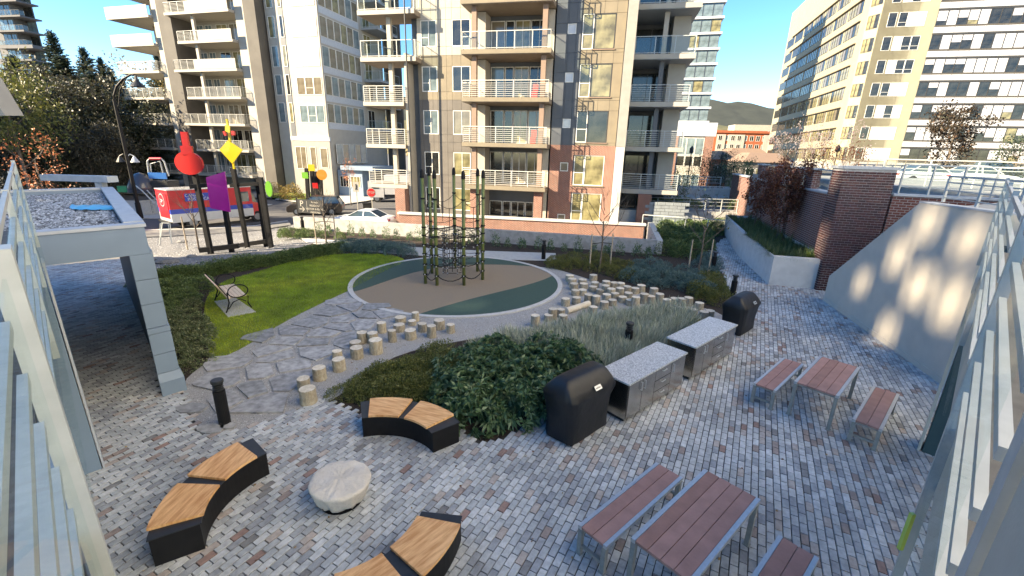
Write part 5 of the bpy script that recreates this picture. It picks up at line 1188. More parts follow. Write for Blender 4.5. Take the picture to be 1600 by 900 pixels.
# guards: top rail, bars, posts and glass
def guard(W, name, label, a, hs, posts, t_end, mat, gl, segs, glass_h):
    t = thing(name, label, 'guard rail', W(t_end/2, a, 1.3))
    inv = Matrix.Translation(-t.location)
    def P(o): o.matrix_parent_inverse = inv; return o
    for (t0, t1) in segs:
        for i, h in enumerate(hs): P(wbox(W, 'bar', t0, t1, a-.011, a+.011, h-.016, h+.016, mat, t))
        P(wbox(W, 'glass_panel', t0+.03, t1-.03, a-.03, a-.022, hs[0]+.02, glass_h, m_glass, t))
    for q in posts: P(wbox(W, 'post', q[0], q[1], q[2], q[3], q[4], q[5], mat, t))
    return t
guard(WL, 'guard_rail', 'pale grey barred guard with glass running off at the left edge, closest to the camera', .13, (.34, .50, .66, .82, .98, 1.14), [(1.86, 1.95, .08, .135, .30, 2.3), (4.3, 4.36, .115, .15, .32, 1.5), (6.6, 6.66, .115, .15, .32, 1.5), (9.2, 9.28, .11, .15, .30, 1.5)], 9.2, m_rail, m_glass, [(.35, 1.78), (2.05, 4.25), (4.4, 6.55), (6.7, 9.15)], 1.6)
guard(WR, 'guard_rail', 'pale barred guard with glass running off at the right edge, closest to the camera', .14, (.25, .40, .55, .70, .85, 1.0), [(2.95, 3.05, .128, .17, .14, 2.4), (5.2, 5.26, .125, .16, .2, 1.5), (7.5, 7.56, .125, .16, .2, 1.5), (9.7, 9.78, .12, .16, .2, 1.5), (1.1, 1.2, .14, .18, .38, 1.5)], 9.7, m_rail, m_glass, [(1.22, 2.7), (3.2, 5.15), (5.3, 7.45), (7.6, 9.65)], 1.35)
o = wbox(WR, 'parapet_wall', .25, 1.06, .15, .62, .37, 1.9, m_cream); tag(o, 'cream rendered parapet in the bottom right corner, right beside the camera', 'parapet')
mb = MB(); mb.bar(WR(2.86, .118, 1.78), WR(2.86, .118, 2.02), .02, .02, .5); tag(mb.build('green_cable_tie', paint('lime plastic', (.45, .65, .12))), 'lime green strap tied on the right hand guard post near the bottom', 'strap')
# ---- pavilion with gravel roof
PV = thing('entry_pavilion', 'blue grey passage pavilion with a gravel roof on the left of the courtyard', 'pavilion')
p0 = Vector((-6.93, 8.2, 0)); us = dirv(-44); uf = dirv(-139)
def pq(s, f): return p0+us*s+uf*f
def pbox(name, s0, s1, f0, f1, z0, z1, mat, t=.5, par=None):
    mb = MB(); mb.prism([pq(s0, f0), pq(s1, f0), pq(s1, f1), pq(s0, f1)], z0, z1, t); return mb.build(name, mat, par or PV)
LN = 9.2
pbox('roof_deck', .25, LN-.25, .25, 9, 2.95, 3.33, m_dark); pbox('beam', 0, .249, .0, 9, 2.95, 3.46, m_bgrey); pbox('front_coping', -.02, .27, -.03, 9, 3.463, 3.52, m_bgrey2)  # roof deck dark and widened to cut light in the passage below
pbox('far_coping', LN-.25, LN+.02, -.03, 5, 3.463, 3.52, m_bgrey2); pbox('far_beam', LN-.24, LN, 0, 5, 2.95, 3.46, m_bgrey)
pbox('side_beam', .26, LN-.25, 0, .245, 2.95, 3.46, m_bgrey)
for k in range(8): s0 = .28+k*(LN-.54)/8; pbox('coping_stone', s0+.008, s0+(LN-.54)/8-.008, -.03, .27, 3.463, 3.535, m_bgrey2)
pbox('side_wall', .3, LN, .02, .22, 0, 2.945, m_dark); pbox('outer_cladding', .3, LN, -.06, .015, 0, 2.94, m_bgrey)
zj = [(2.945, 2.46, 0), (2.45, 1.97, 0), (1.96, 1.48, 0), (1.47, 1.36, -.03), (1.35, .92, -.03), (.91, .50, -.03)]
for a, b, e in zj: pbox('cladding_panel', e*1.2, .295, e-.02, .31, b, a, m_bgrey)
mb = MB(); P_ = [pq(-.12, -.1), pq(.295, -.1), pq(.295, .315), pq(-.12, .315)]; Q_ = [pq(-.035, -.06), pq(.295, -.06), pq(.295, .315), pq(-.035, .315)]
mb.hexa([Vector((p.x, p.y, 0)) for p in P_][::-1]+[Vector((p.x, p.y, .33)) for p in P_][::-1]); mb.hexa([Vector((p.x, p.y, .33)) for p in P_][::-1]+[Vector((p.x, p.y, .49)) for p in Q_][::-1]); mb.build('plinth', m_bgrey, PV)
pbox('inner_wall', .5, LN, 5.2, 5.4, 0, 2.94, m_dark)
inside = lambda x, y: (.27 < (Vector((x, y, 0))-p0).dot(us) < LN-.27)
def rin(x, y):
    dx, dy = x-p0.x, y-p0.y; f = (dx*us.y-dy*us.x)/(uf.x*us.y-uf.y*us.x); s = (dx*uf.y-dy*uf.x)/(us.x*uf.y-us.y*uf.x); return (s > .28) & (s < LN-.27) & (f > .28) & (f < 8)
m_roofst = MR('roof ballast', [(0, (.17, .18, .19)), (.35, (.40, .42, .44)), (.7, (.28, .30, .32)), (.88, (.58, .60, .62))], amt=.1, bump=0)
pbox('roof_bed', .27, LN-.27, .27, 8.9, 3.331, 3.36, m_joint)
o = pebbles('roof_ballast', rin, (-17.5, -6.5, 4, 15), 15000, .03, .06, 3.36, m_roofst); o.parent = PV; o['kind'] = 'stuff'
o = None
c = G(154, 325, 3.4); mb = MB()
for i in range(12):
    for j in range(5):
        pass
prs = []; m_tarp = paint('blue plastic', (.10, .38, .62), .4)
for i in range(13):
    a = i/12; wd = .16*math.sin(math.pi*max(.06, min(.94, a)))+.02; x = c.x-.62+1.2*a; prs.append([(x, c.y-.05*math.sin(a*9)+k*wd-wd*2, 3.40+.07*math.sin(k*math.pi/4)+.012*math.sin(i*2.3+k)) for k in range(5)])
for i in range(12):
    for k in range(4): mb.poly([prs[i][k], prs[i+1][k], prs[i+1][k+1], prs[i][k+1]], .5)
tag(mb.build('blue_tarp', m_tarp, smooth=True), 'small bright blue sheet lying on the gravel roof of the pavilion', 'tarp')
# raised parapets beyond the roof
q = pq(LN+.6, 3.2)
t = thing('roof_parapet', 'white box ended parapet and beam beyond the pavilion roof', 'parapet')
def pb2(name, s0, s1, f0, f1, z0, z1, mat): mb = MB(); mb.prism([pq(s0, f0), pq(s1, f0), pq(s1, f1), pq(s0, f1)], z0, z1, .5); mb.build(name, mat, t)
pb2('end_block', LN-2.2, LN-.6, 2.9, 3.4, 3.55, 4.05, m_bgrey2)
p1, p2 = D(72, 277, 15.6), D(176, 280, 15.0); mb = MB(); mb.bar(p1, p2, .35, .2, .5); mb.build('beam', m_bgrey2, t)
p3 = D(158, 288, 15.1); mb = MB(); mb.box(p3.x-.12, p3.x+.12, p3.y-.1, p3.y+.1, 3.2, p3.z+.1, .5); mb.build('post', m_bgrey2, t)
p1 = D(-12, 150, 17); mb = MB(); mb.hexa([(p1.x-3, 16.9, p1.z-.75), (p1.x+.25, 17, p1.z-.65), (p1.x+.1, 17.8, p1.z-.6), (p1.x-3, 17.8, p1.z-.6), (p1.x-3, 16.9, p1.z+.9), (p1.x-.25, 17, p1.z+.7), (p1.x-.35, 17.8, p1.z+.7), (p1.x-3, 17.8, p1.z+.9)], .5); tag(mb.build('balcony_corner', m_bwhite), 'corner of a white balcony poking in at the left edge above the guard', 'balcony')
# ---- stucco ramp wall on the right
SW = thing('stucco_wall', 'big cream stucco wall with a sloping top beside the picnic tables', 'wall')
so_ = Vector((11.46, 15.47, 0)); sd2 = dirv(192.4); sn = Vector((sd2.y, -sd2.x, 0))*1
def sp(s, o): return so_+sd2*s+Vector((-sd2.y, sd2.x, 0))*(-o)
prof = [(0, 0), (6.6, 0), (6.6, 4.0), (3.75, 3.95), (-.15, 1.0), (0, .9)]
prof = [(0, 0), (6.6, 0), (6.6, 4.0), (3.72, 3.95), (0, .95)]
outw = 1 if (sp(1, 1)-sp(1, 0)).dot(Vector((1, 0, 0))) > 0 else -1
def wallprof(name, prof, o0, o1, mat, par):
    mb = MB(); F_a = [sp(s, o0)+Vector((0, 0, z)) for s, z in prof]; F_b = [sp(s, o1)+Vector((0, 0, z)) for s, z in prof]
    n = len(F_a); mb.v = [tuple(p) for p in F_a+F_b]; mb.f = [tuple(range(n)), tuple(range(n, 2*n))[::-1]]+[(i, (i+1) % n, n+(i+1) % n, n+i) for i in range(n)]; mb.t = [.5]*len(mb.f); mb.m = [0]*len(mb.f)
    return mb.build(name, mat, par)
wallprof('wall_face', prof, 0, .3*outw, m_stucco, SW)
wallprof('skirting', [(0.01, 0), (3.1, 0), (3.1, .17), (.01, .17)], -.02*outw, 0, m_stucco, SW); wallprof('skirting', [(3.115, 0), (6.6, 0), (6.6, .17), (3.115, .17)], -.02*outw, 0, m_stucco, SW)
wallprof('coping', [(3.72, 3.952), (6.6, 4.002), (6.6, 4.04), (3.72, 3.99)], -.02*outw, .32*outw, m_bgrey2, SW)
# ---- upper terrace, retaining brick wall, pillar, planter
TZ = 3.95
mb = MB(); mb.prism([sp(6.6, .31*outw), sp(4.4, .31*outw), (17.45, 14.95), (15.6, 30), (60, 30), (60, -5), (14, -5)], 1.5, TZ-.02); mb.build('upper_terrace', m_conc, kind='structure')
PL_ = thing('brick_pillar', 'tall dark brick pillar with a stone cap at the foot of the ramp wall', 'pillar')
u1 = dirv(104); u2 = dirv(14); po = Vector((12.02, 16.76, 0)); PWd = 1.66; PD = 1.0
mb = MB(); mb.prism([po+u2*.012+u1*.012, po+u1*(PWd-.012)+u2*.012, po+u1*(PWd-.012)+u2*PD, po+u2*PD+u1*.012], 0, 4.66, .5); mb.build('mortar_core', m_mortar, PL_)
mb = MB(); mb.prism([po-u1*.05-u2*.05, po+u1*(PWd+.05)-u2*.05, po+u1*(PWd+.05)+u2*(PD+.05), po+u2*(PD+.05)-u1*.05], 4.665, 4.76, .5); mb.build('cap', m_bgrey2, PL_)
rest = MB(); cnt = 0; RH = .0915; BL = .23
def brickat(o, u, nrm, s0, s1, z, mbx, h=RH):
    a = o+u*(s0+.011); b = o+u*(s1-.011); P = [a, b, b-nrm*.02, a-nrm*.02]
    mbx.hexa([Vector((p.x, p.y, z+.011)) for p in P][::-1]+[Vector((p.x, p.y, z+h-.011)) for p in P][::-1])
for row in range(int(4.64/RH)-1, -1, -1):
    z = row*RH+.01; x = 0; first_ = BL/2 if row % 2 else BL
    while x < PWd-.01:
        e = min(PWd, x+(first_ if x == 0 else BL))
        if e-x > .04:
            if cnt < 300:
                mb = MB(); brickat(po-u2*.008, u1, -u2*1, x, e, z, mb); mb.build('brick', m_brickp, PL_); cnt += 1
            else: brickat(po-u2*.008, u1, -u2*1, x, e, z, rest)
        x = e
    x = 0
    while x < PD-.01:
        e = min(PD, x+(BL/2 if (x == 0 and row % 2 == 0) else BL)); brickat(po-u1*.008, u2, -u1*1, x, e, z, rest) if e-x > .04 else None; x = e
rest.build('bricks', m_brickp, PL_, kind='stuff')
# retaining wall running away from the pillar, piers and glass above
RW = thing('retaining_wall', 'long brick retaining wall behind the sedge planter with glass between short piers on top', 'wall', (12.62, 17.2, 0), rot_of(14))
def rbx(name, mat, *a): mb = MB(); mb.box(*a, .5); return mb.build(name, mat, RW)
m_brickt = MBrick('retaining brick wall', (.17, .055, .038), (.11, .036, .03), (.30, .26, .24), .23, .0915, .013)
rbx('wall', m_brickt, .55, 5.7, -.35, 0, 0, 3.6); rbx('wall', m_brickt, 6.6, 20, -.35, 0, 0, 3.6); rbx('buttress', m_brickt, 5.71, 6.59, -.35, .16, 0, 3.6)
for a, b in ((.55, 5.68), (6.62, 20)): rbx('coping', m_bgrey2, a, b, -.4, .08, 3.602, 3.68)
for a, b in ((3.6, 4.6), (5.72, 6.58), (8.6, 9.5), (12, 13)): rbx('pier', m_brickt, a, b, -.32, -.0, 3.685, 4.5); rbx('pier_cap', m_bgrey2, a-.06, b+.06, -.38, .06, 4.502, 4.58)
for a, b in ((.6, 3.55), (4.65, 5.68), (6.64, 8.55), (9.6, 11.9)): rbx('glass_panel', m_glass, a, b, -.17, -.16, 3.72, 4.5); rbx('frame', m_rail, a, b, -.19, -.13, 4.502, 4.56); rbx('frame', m_rail, a+(b-a)/2-.03, a+(b-a)/2+.03, -.2, -.13, 3.685, 4.5)
# wall right of the pillar
R2 = thing('terrace_wall', 'low brick terrace wall with pale coping between the pillar and the stucco wall', 'wall', (13.68, 16.33, 0), rot_of(112))
for nm, mt, a in (('wall', m_brickt, (0, 4.2, 0, .3, 0, 3.78)), ('coping', m_bgrey2, (-.0, 4.25, -.05, .35, 3.782, 3.86))): mb = MB(); mb.box(*a, .5); mb.build(nm, mt, R2)
def post_rail(name, label, a, b, z0, z1, n, nb=4, mat=m_rail, glass=True, cat='railing'):
    a = Vector((a[0], a[1], 0)); b = Vector((b[0], b[1], 0)); t = thing(name, label, cat, (a.x, a.y, z0)); inv = Matrix.Translation(-t.location)
    up = Vector((0, 0, 1))
    def P(mb, nm, m): o = mb.build(nm, m, t); o.matrix_parent_inverse = inv
    mb = MB(); mb.bar(a+up*z1, b+up*z1, .06, .045, .5); P(mb, 'top_rail', mat)
    for k in range(n+1): q = a.lerp(b, k/n); mb = MB(); mb.bar(q+up*z0, q+up*z1, .05, .05, .5); P(mb, 'post', mat)
    for k in range(nb): mb = MB(); z = z0+(z1-z0)*(k+.6)/(nb+.4); mb.bar(a+up*z, b+up*z, .025, .03, .5); P(mb, 'bar', mat)
    if glass: mb = MB(); mb.bar(a+up*(z0+z1)/2+Vector((0, .05, 0)), b+up*(z0+z1)/2+Vector((0, .05, 0)), .01, (z1-z0)*.85, .5); P(mb, 'glass_panel', m_glass)
post_rail('stair_rail', 'front steel railing standing on top of the stucco wall', sp(4.3, .15*outw), sp(6.5, .15*outw), 4.04, 4.66, 2, 3, glass=False)
post_rail('terrace_rail', 'long steel and glass railing along the terrace right of the pillar', (13.75, 16.25), (17.6, 14.6), 3.87, 4.86, 5, 2)
post_rail('terrace_rail', 'rear steel railing on the upper terrace, farther back', (16, 20), (36, 15.5), 3.95, 5.05, 12, 2)
post_rail('terrace_rail', 'railing stepping up at the far right of the terrace', (17.7, 14.6), (26, 14.0), 3.95, 5.0, 5, 3)
PLN = thing('concrete_planter', 'angular pale concrete planter overflowing with sedge along the path', 'planter')
pts = [G(1200.5, 446), G(1153, 400), Vector((14.3, 30, 0)), Vector((15.7, 29.6, 0)), Vector((12.66, 17.4, 0)), G(1284, 453)]
def inset(P, d):
    c_ = sum(P, Vector())/len(P); return [p+(c_-p).normalized()*d for p in P]
mb = MB()
for i in range(len(pts)):
    a, b = pts[i], pts[(i+1) % len(pts)]; ia, ib = inset(pts, .26)[i], inset(pts, .26)[(i+1) % len(pts)]
    P = [a, b, ib, ia]; mb.hexa([Vector((p.x, p.y, 0)) for p in P][::-1]+[Vector((p.x, p.y, 1.22)) for p in P][::-1], .5)
mb.build('planter_wall', m_plant, PLN); mb = MB(); mb.prism(inset(pts, .2), .1, 1.1, .5); mb.build('soil', m_soil, PLN)
scatter(inset(pts, .35), sed, 'sedge_tuft', 'arching green sedge tuft in the raised concrete planter', 'sedge tufts in the raised planter', 150, .8, 1.15, .24, z=1.08, cat='sedge')
a, b = G(1200.5, 446), G(1153, 400)
for k in range(10):
    p = a.lerp(b, .14+.085*k); i_ = (Vector((12.8, 19.5, 0))-p).normalized(); tag(link('sedge_tuft', sed[k % 3], loc=(p.x+i_.x*.16, p.y+i_.y*.16, 1.16), rz=k, scale=1.0), 'sedge tuft spilling over the front rim of the concrete planter', 'sedge', 'sedge tufts spilling over the planter rim')
tag(link('yellow_sedge', yuc, loc=(12.0, 17.6, 1.1), rz=1, scale=.75), 'pale yellow striped sedge at the near right corner of the planter', 'sedge')
# ---- low concrete wall, ramp trench and brick wall beyond
LW_ = thing('low_concrete_wall', 'low pale concrete wall behind the row of young hedge plants', 'wall')
a, b = Vector((-13.7, 27.35, 0)), Vector((7.45, 22.6, 0)); dd = (b-a).normalized(); nn_ = Vector((dd.y, -dd.x, 0))
mb = MB(); mb.prism([a, b, b-nn_*.25, a-nn_*.25], STREET-.3, .74, .5); mb.build('wall', m_conc, LW_)
mb = MB(); mb.prism([b, b+Vector((.28, -.06, 0)), Vector((9.1, 28.8, 0)), Vector((8.78, 28.9, 0))], STREET-.3, .745, .5); mb.build('end_wall', m_concl, LW_)
BW = thing('ramp_brick_wall', 'long red brick wall with a pale cap on the far side of the parking ramp', 'wall', (-8.2, 31.6, 0), rot_of(98.5))
for nm, mt, a_ in (('wall', m_brick, (0, 17.0, 0, .3, -3.5, .46)), ('cap', m_concl, (-.1, 17.1, -.08, .38, .462, .60))): mb = MB(); mb.box(*a_, .5); mb.build(nm, mt, BW)
mb = MB(); mb.prism([(-8.0, 31.95), (8.8, 29.45), (9.1, 33), (-6, 36)], STREET, .1, .5); mb.build('patio', m_concl, kind='structure')
# glass guards and terraces by the path
def g2(px, py, z): p = G(px, py, z); return (p.x, p.y)
post_rail('glass_guard', 'glass guard with pale top rail beside the upper path', (8.9, 30.6), (14.1, 28.7), .0, 1.0, 4, 0)
post_rail('glass_guard', 'short glass guard turning the corner toward the path', (14.1, 28.7), (16.3, 31), .0, 1.0, 2, 0)
for k, (y_, z_) in enumerate([(33, 1.0), (36, 1.7), (39, 2.3)]):
    x0, x1 = 9.4+k*.6, 16.5+k*.6
    mb = MB(); mb.box(x0-2, x1+1.5, y_, y_+3, STREET, z_, .5); o = mb.build('terrace_step', m_concl); tag(o, ['lowest pale planted terrace behind the glass guard', 'middle pale terrace behind the glass guard', 'highest pale terrace beneath the brick podium building'][k], 'terrace')
    post_rail('terrace_guard', ['lowest long barred guard on the stepped terraces', 'middle long barred guard on the stepped terraces', 'highest long barred guard on the stepped terraces'][k], (x0, y_+.1), (x1, y_-.6 if False else y_+.1), z_, z_+.95, 6, 3, glass=False)

m_stn = M('blue shaded stone', (.24, .27, .29), (.18, .2, .22), 3, .85)  # stone blued and darkened to carry the shade lying on it
t = thing('pale_stone_wall', 'pale stone wall patch with blue shade in its colour below the right hand balconies', 'wall', (9.35, 31.9, 0), rot_of(98)); 
for r_ in range(8):
    for c_ in range(5): mb = MB(); x0 = c_*.55+(.27 if r_ % 2 else 0); mb.box(x0+.01, x0+.54, 0, .2, r_*.22+.01, r_*.22+.21); mb.build('stone_block', m_stn, t)
# ------------------------------------------------------------ sculptures, lamp, vehicles, signs, playground
def signplate(mb, pts3, th, t=.5):
    # flat plate from an outline in 3D with thickness along its normal
    P = [Vector(p) for p in pts3]; n = (P[1]-P[0]).cross(P[2]-P[1]).normalized()*th; k = len(mb.v); m = len(P)
    mb.v += [tuple(p) for p in P]+[tuple(p+n) for p in P]; F = [tuple(range(k, k+m))[::-1], tuple(range(k+m, k+2*m))]+[(k+i, k+(i+1) % m, k+m+(i+1) % m, k+m+i) for i in range(m)]
    mb.f += F; mb.t += [t]*len(F); mb.m += [mb.mi]*len(F)
c_red = paint('signal red', (.42, .012, .010)); c_mag = paint('magenta', (.30, .004, .24)); c_yel = paint('yellow', (.50, .38, .012)); c_lime = paint('lime', (.15, .38, .03)); c_or = paint('orange', (.5, .19, .015))
def hz0(px, py): return 0
S1 = thing('painted_sculpture', 'black timber sculpture carrying the red disc and the magenta panel', 'sculpture')
def post(par, b, t, Y, w_=.2, zb=-.3, Yt=None):
    p = D(*b, Y); q = D(*t, Yt or Y); mb = MB(); mb.bar(p+Vector((0, 0, -.25)), q, w_, w_, .5); return mb.build('post', m_black, par)
def bar_(par, a, b, Ya, Yb, w_=.18, name='cross_beam'): mb = MB(); mb.bar(D(*a, Ya), D(*b, Yb), w_, w_, .5); return mb.build(name, m_black, par)
post(S1, (330, 397), (304, 270), 20.6, .19); post(S1, (362, 392), (343, 270), 21.0, .18)
bar_(S1, (312, 391), (373, 384), 20.5, 20.9, .22); bar_(S1, (297, 292), (348, 287), 20.5, 20.9, .18)
mb = MB(); c = D(297, 255, 20.35); u = Vector((1, -.15, 0)).normalized()
mb.v = []; ring_ = [c+u*math.cos(k*2*math.pi/36)*.70+Vector((0, 0, math.sin(k*2*math.pi/36)*.50)) for k in range(36)]; signplate(mb, ring_, .09)
nt_ = D(286, 207, 20.35); mb.bar(D(295, 248, 20.33), D(287.5, 206, 20.33), .28, .1, .5, up=(0, -1, 0)); mb.bar(D(293.5, 242, 20.30), D(291, 228, 20.30), .5, .1, .5, up=(0, -1, 0)); mb.build('red_disc', c_red, S1)
mb = MB(); signplate(mb, [D(323, 277, 20.6), D(330, 325, 20.6), D(361, 331, 20.7), D(352, 268, 20.7)], .07); mb.build('magenta_panel', c_mag, S1)
S2 = thing('painted_sculpture', 'black timber sculpture with the tall yellow diamond and a lime disc', 'sculpture')
post(S2, (387, 386), (364, 262), 22.2, .18); post(S2, (424, 386), (407, 277), 22.0, .18); post(S2, (416, 383), (402, 280), 22.5, .18)
bar_(S2, (376, 383), (416, 377), 22.2, 22.3, .2); bar_(S2, (360, 290), (404, 287), 22.2, 22.3, .17)
mb = MB(); signplate(mb, [D(344, 234, 22.1), D(364, 256, 22.1), D(380, 234, 22.1), D(357, 219, 22.1)], .06)
mb.bar(D(366, 264, 22.15), D(354.5, 186, 22.15), .09, .08, .5); mb.bar(D(356, 207, 22.1), D(355.5, 196, 22.1), .22, .05, .5, up=(0, -1, 0)); mb.build('yellow_diamond', c_yel, S2)
mb = MB(); mb.bar(D(350, 209, 22.05), D(353, 208, 22.05), .1, .2, .5); mb.bar(D(362, 208, 22.05), D(367, 208, 22.05), .1, .2, .5); mb.build('red_tabs', c_red, S2)
mb = MB(); c = D(421, 295, 22.0); signplate(mb, [c+Vector((math.cos(k*math.pi/12)*.16, 0, math.sin(k*math.pi/12)*.38)) for k in range(24)], .08); mb.build('lime_disc', c_lime, S2)
S3 = thing('painted_sculpture', 'small distant group of dark posts with yellow, lime and orange plates', 'sculpture')
for px, y0, y1 in ((482, 318, 263), (490, 318, 262), (497, 320, 268), (503, 322, 266)): post(S3, (px, y0), (px-3, y1), 43, .3)
for nm, px, py, r_, m_ in (('yellow_plate', 487, 262, .42, c_yel), ('lime_plate', 477, 274, .4, c_lime), ('orange_disc', 503, 273, .48, c_or), ('red_plate', 493, 290, .35, c_red)):
    c = D(px, py, 42.6); mb = MB(); n = 20 if nm == 'orange_disc' else 4; signplate(mb, [c+Vector((math.cos(k*2*math.pi/n+.8)*r_, 0, math.sin(k*2*math.pi/n+.8)*r_)) for k in range(n)], .08); mb.build(nm, m_, S3)
# street lamp
lb_ = G(220, 341, -.9); t = thing('street_lamp', 'tall black street lamp with a crook arm and lower twin lanterns, on the left', 'street lamp', lb_); Yl = lb_.y; inv = Matrix.Translation(-lb_)
def LB(mb, nm, m, **k): o = mb.build(nm, m, t, **k); o.matrix_parent_inverse = inv; return o
pT = D(172, 155, Yl); pT = Vector((lb_.x, Yl, pT.z)); f = lambda px, py: Vector((lb_.x, Yl, 0))+Vector(((px-172)/690*34, 0, 0))+Vector((0, 0, pT.z-(py-155)/690*34*1.04))
mb = MB(); mb.tube([lb_, Vector((lb_.x, Yl, lb_.z+1.2)), Vector((lb_.x, Yl, lb_.z+1.25)), pT], [.2, .18, .14, .11], 10); LB(mb, 'pole', m_black)
arm = [f(172, 170), f(173, 150), f(180, 138), f(192, 128), f(205, 122), f(210, 122)]; mb = MB(); mb.tube(arm, .075, 8); mb.tube([f(172, 178), f(178, 160), f(184, 142), f(196, 128)], .035, 6); LB(mb, 'crook_arm', m_black)
mb = MB(); e = f(212, 138); mb.lathe(e, [(.5, 0), (.46, .06), (.2, .35), (.1, .5), (.06, .8)], 18); LB(mb, 'lamp_shade', m_dark)
for s in (-1, 1):
    e = f(172, 242)+Vector((s*.55, 0, 0)); mb = MB(); mb.lathe(e, [(.30, 0), (.28, .05), (.14, .3), (.05, .45)], 14); mb.tube([e+Vector((0, 0, .45)), e+Vector((-s*.3, 0, .6)), Vector((lb_.x, Yl, e.z+.35))], .03, 6); LB(mb, 'lantern', m_bgrey2 if s > 0 else m_dark)
for px, py, lb2, hh in ((1080, 240, 'thin black street lamp in front of the brick podium building', 5.0), (1128, 250, 'thin black street lamp in the middle distance among bare trees', 5.5), (1308, 238, 'thin black pole on the upper street before the office building', 4)):
    p = D(px, py, 46); t2 = thing('street_lamp', lb2, 'street lamp', (p.x, 46, STREET)); mb = MB(); mb.lathe((0, 0, 0), [(.1, 0), (.06, 1), (.05, p.z-STREET)], 8); mb.build('pole', m_black, t2); mb = MB(); mb.lathe((0, 0, p.z-STREET), [(.05, 0), (.22, .1), (.2, .5), (.03, .75)], 10); mb.build('lantern', m_dark, t2)
# vehicles
m_tyre = M('tyre rubber', (.015, .015, .016), None, 20, .85); m_hub = M('wheel rim', (.35, .36, .37), None, 20, .35, metal=.8); m_vglass = M('vehicle glass', (.06, .085, .10), (.04, .06, .07), 2, .05, spec=1)
def wheel(par, x, y, r_, w_=.22):
    mb = MB(); pr = []
    mb.tube([(x, y-w_/2, r_), (x, y+w_/2, r_)], r_, 20, .5); o = mb.build('wheel', m_tyre, par); mb = MB(); mb.tube([(x, y-w_/2-.012, r_), (x, y+w_/2+.012, r_)], r_*.6, 14, .5); mb.build('rim', m_hub, o)
def shell(prof, secs, mb):
    # prof: list of (x, z) outline; secs: (y, inset factor)
    pass
def car(name, label, loc, az, L, H, col, kind, cat='car'):
    t = thing(name, label, cat, loc, rot_of(az)); W = 1.82; m = paint(name+' paint', col, .28)
    if kind == 'sedan': body = [(-L/2, .35), (-L/2, .72), (-L*.47, .92), (-L*.30, .98), (L*.16, .94), (L*.40, .82), (L*.485, .62), (L/2, .35)]; roof = [(-L*.36, .95), (-L*.19, H), (L*.02, H), (L*.20, .93)]
    else: body = [(-L/2, .4), (-L/2, .95), (-L*.47, 1.08), (L*.18, 1.08), (L*.42, .98), (L*.49, .75), (L/2, .4)]; roof = [(-L*.47, 1.06), (-L*.40, H), (L*.05, H), (L*.22, 1.06)]
    mb = MB(); secs = [(-W/2+.06, .0), (-W/2, .04), (W/2, .04), (W/2-.06, 0)]
    n = len(body); full = body+[(L/2-.1, .26), (-L/2+.1, .26)]; n = len(full)
    for j, (y, e) in enumerate([(-W/2, .06), (-W/2+.07, 0), (W/2-.07, 0), (W/2, .06)]):
        for x, z in full: mb.v.append((x*(1-e*.3), y, z-(e if z > .8 else 0)))
    for j in range(3):
        for i in range(n): mb.f.append((j*n+i, j*n+(i+1) % n, (j+1)*n+(i+1) % n, (j+1)*n+i)); mb.t.append(.5); mb.m.append(0)
    mb.f += [tuple(range(n))[::-1], tuple(range(3*n, 4*n))]; mb.t += [.5, .5]; mb.m += [0, 0]; mb.build('body', m, t, smooth=False)
    mb = MB(); (x0, z0), (x1, z1), (x2, z2), (x3, z3) = roof; w0, w1 = W/2-.08, W/2-.24
    mb.hexa([(x0, -w0, z0), (x3, -w0, z3), (x3, w0, z3), (x0, w0, z0), (x1, -w1, z1-.05), (x2, -w1, z2-.05), (x2, w1, z2-.05), (x1, w1, z1-.05)], .5); mb.build('window', m_vglass, t)
    mb = MB(); mb.hexa([(x1-.04, -w1-.02, z1-.06), (x2+.04, -w1-.02, z2-.06), (x2+.04, w1+.02, z2-.06), (x1-.04, w1+.02, z1-.06), (x1+.1, -w1+.1, z1), (x2-.1, -w1+.1, z2), (x2-.1, w1-.1, z2), (x1+.1, w1-.1, z1)], .5)
    for s in (-1, 1):
        for xa, xb in ((x0, x1), ((x0+x3)/2, (x1+x2)/2), (x3, x2)): mb.bar((xa, s*(w0+.005), z0), (xb, s*(w1+.01), z1-.05), .06, .04, .5)
    mb.build('roof', m, t)
    for s in (-1, 1):
        mb = MB(); mb.box(L/2-.22, L/2-.02, s*(W/2-.3)-.2, s*(W/2-.3)+.2, .58, .72, .5); mb.build('headlight', m_wwhite, t)
        mb = MB(); mb.box(-L/2-.01, -L/2+.1, s*(W/2-.25)-.18, s*(W/2-.25)+.18, .68, .82, .5); mb.build('tail_light', c_red, t)
    mb = MB(); mb.box(L/2-.12, L/2+.015, -.55, .55, .36, .5, .5); mb.build('grille', m_black, t)
    for x in (-L*.31, L*.31):
        for s in (-1, 1): wheel(t, x, s*(W/2-.1), .33)
    return t
p = G(466, 337, -1); car('parked_suv', 'dark brown suv behind the parking sign, nose pointing left', (p.x+1.1, p.y+1.3, STREET), 258, 4.7, 1.68, (.035, .028, .022), 'suv')
p = G(575, 352, -1); car('white_sedan', 'white sedan sliding behind the low concrete wall', (p.x, p.y-1.0, STREET), 276, 4.7, 1.42, (.72, .74, .76), 'sedan')
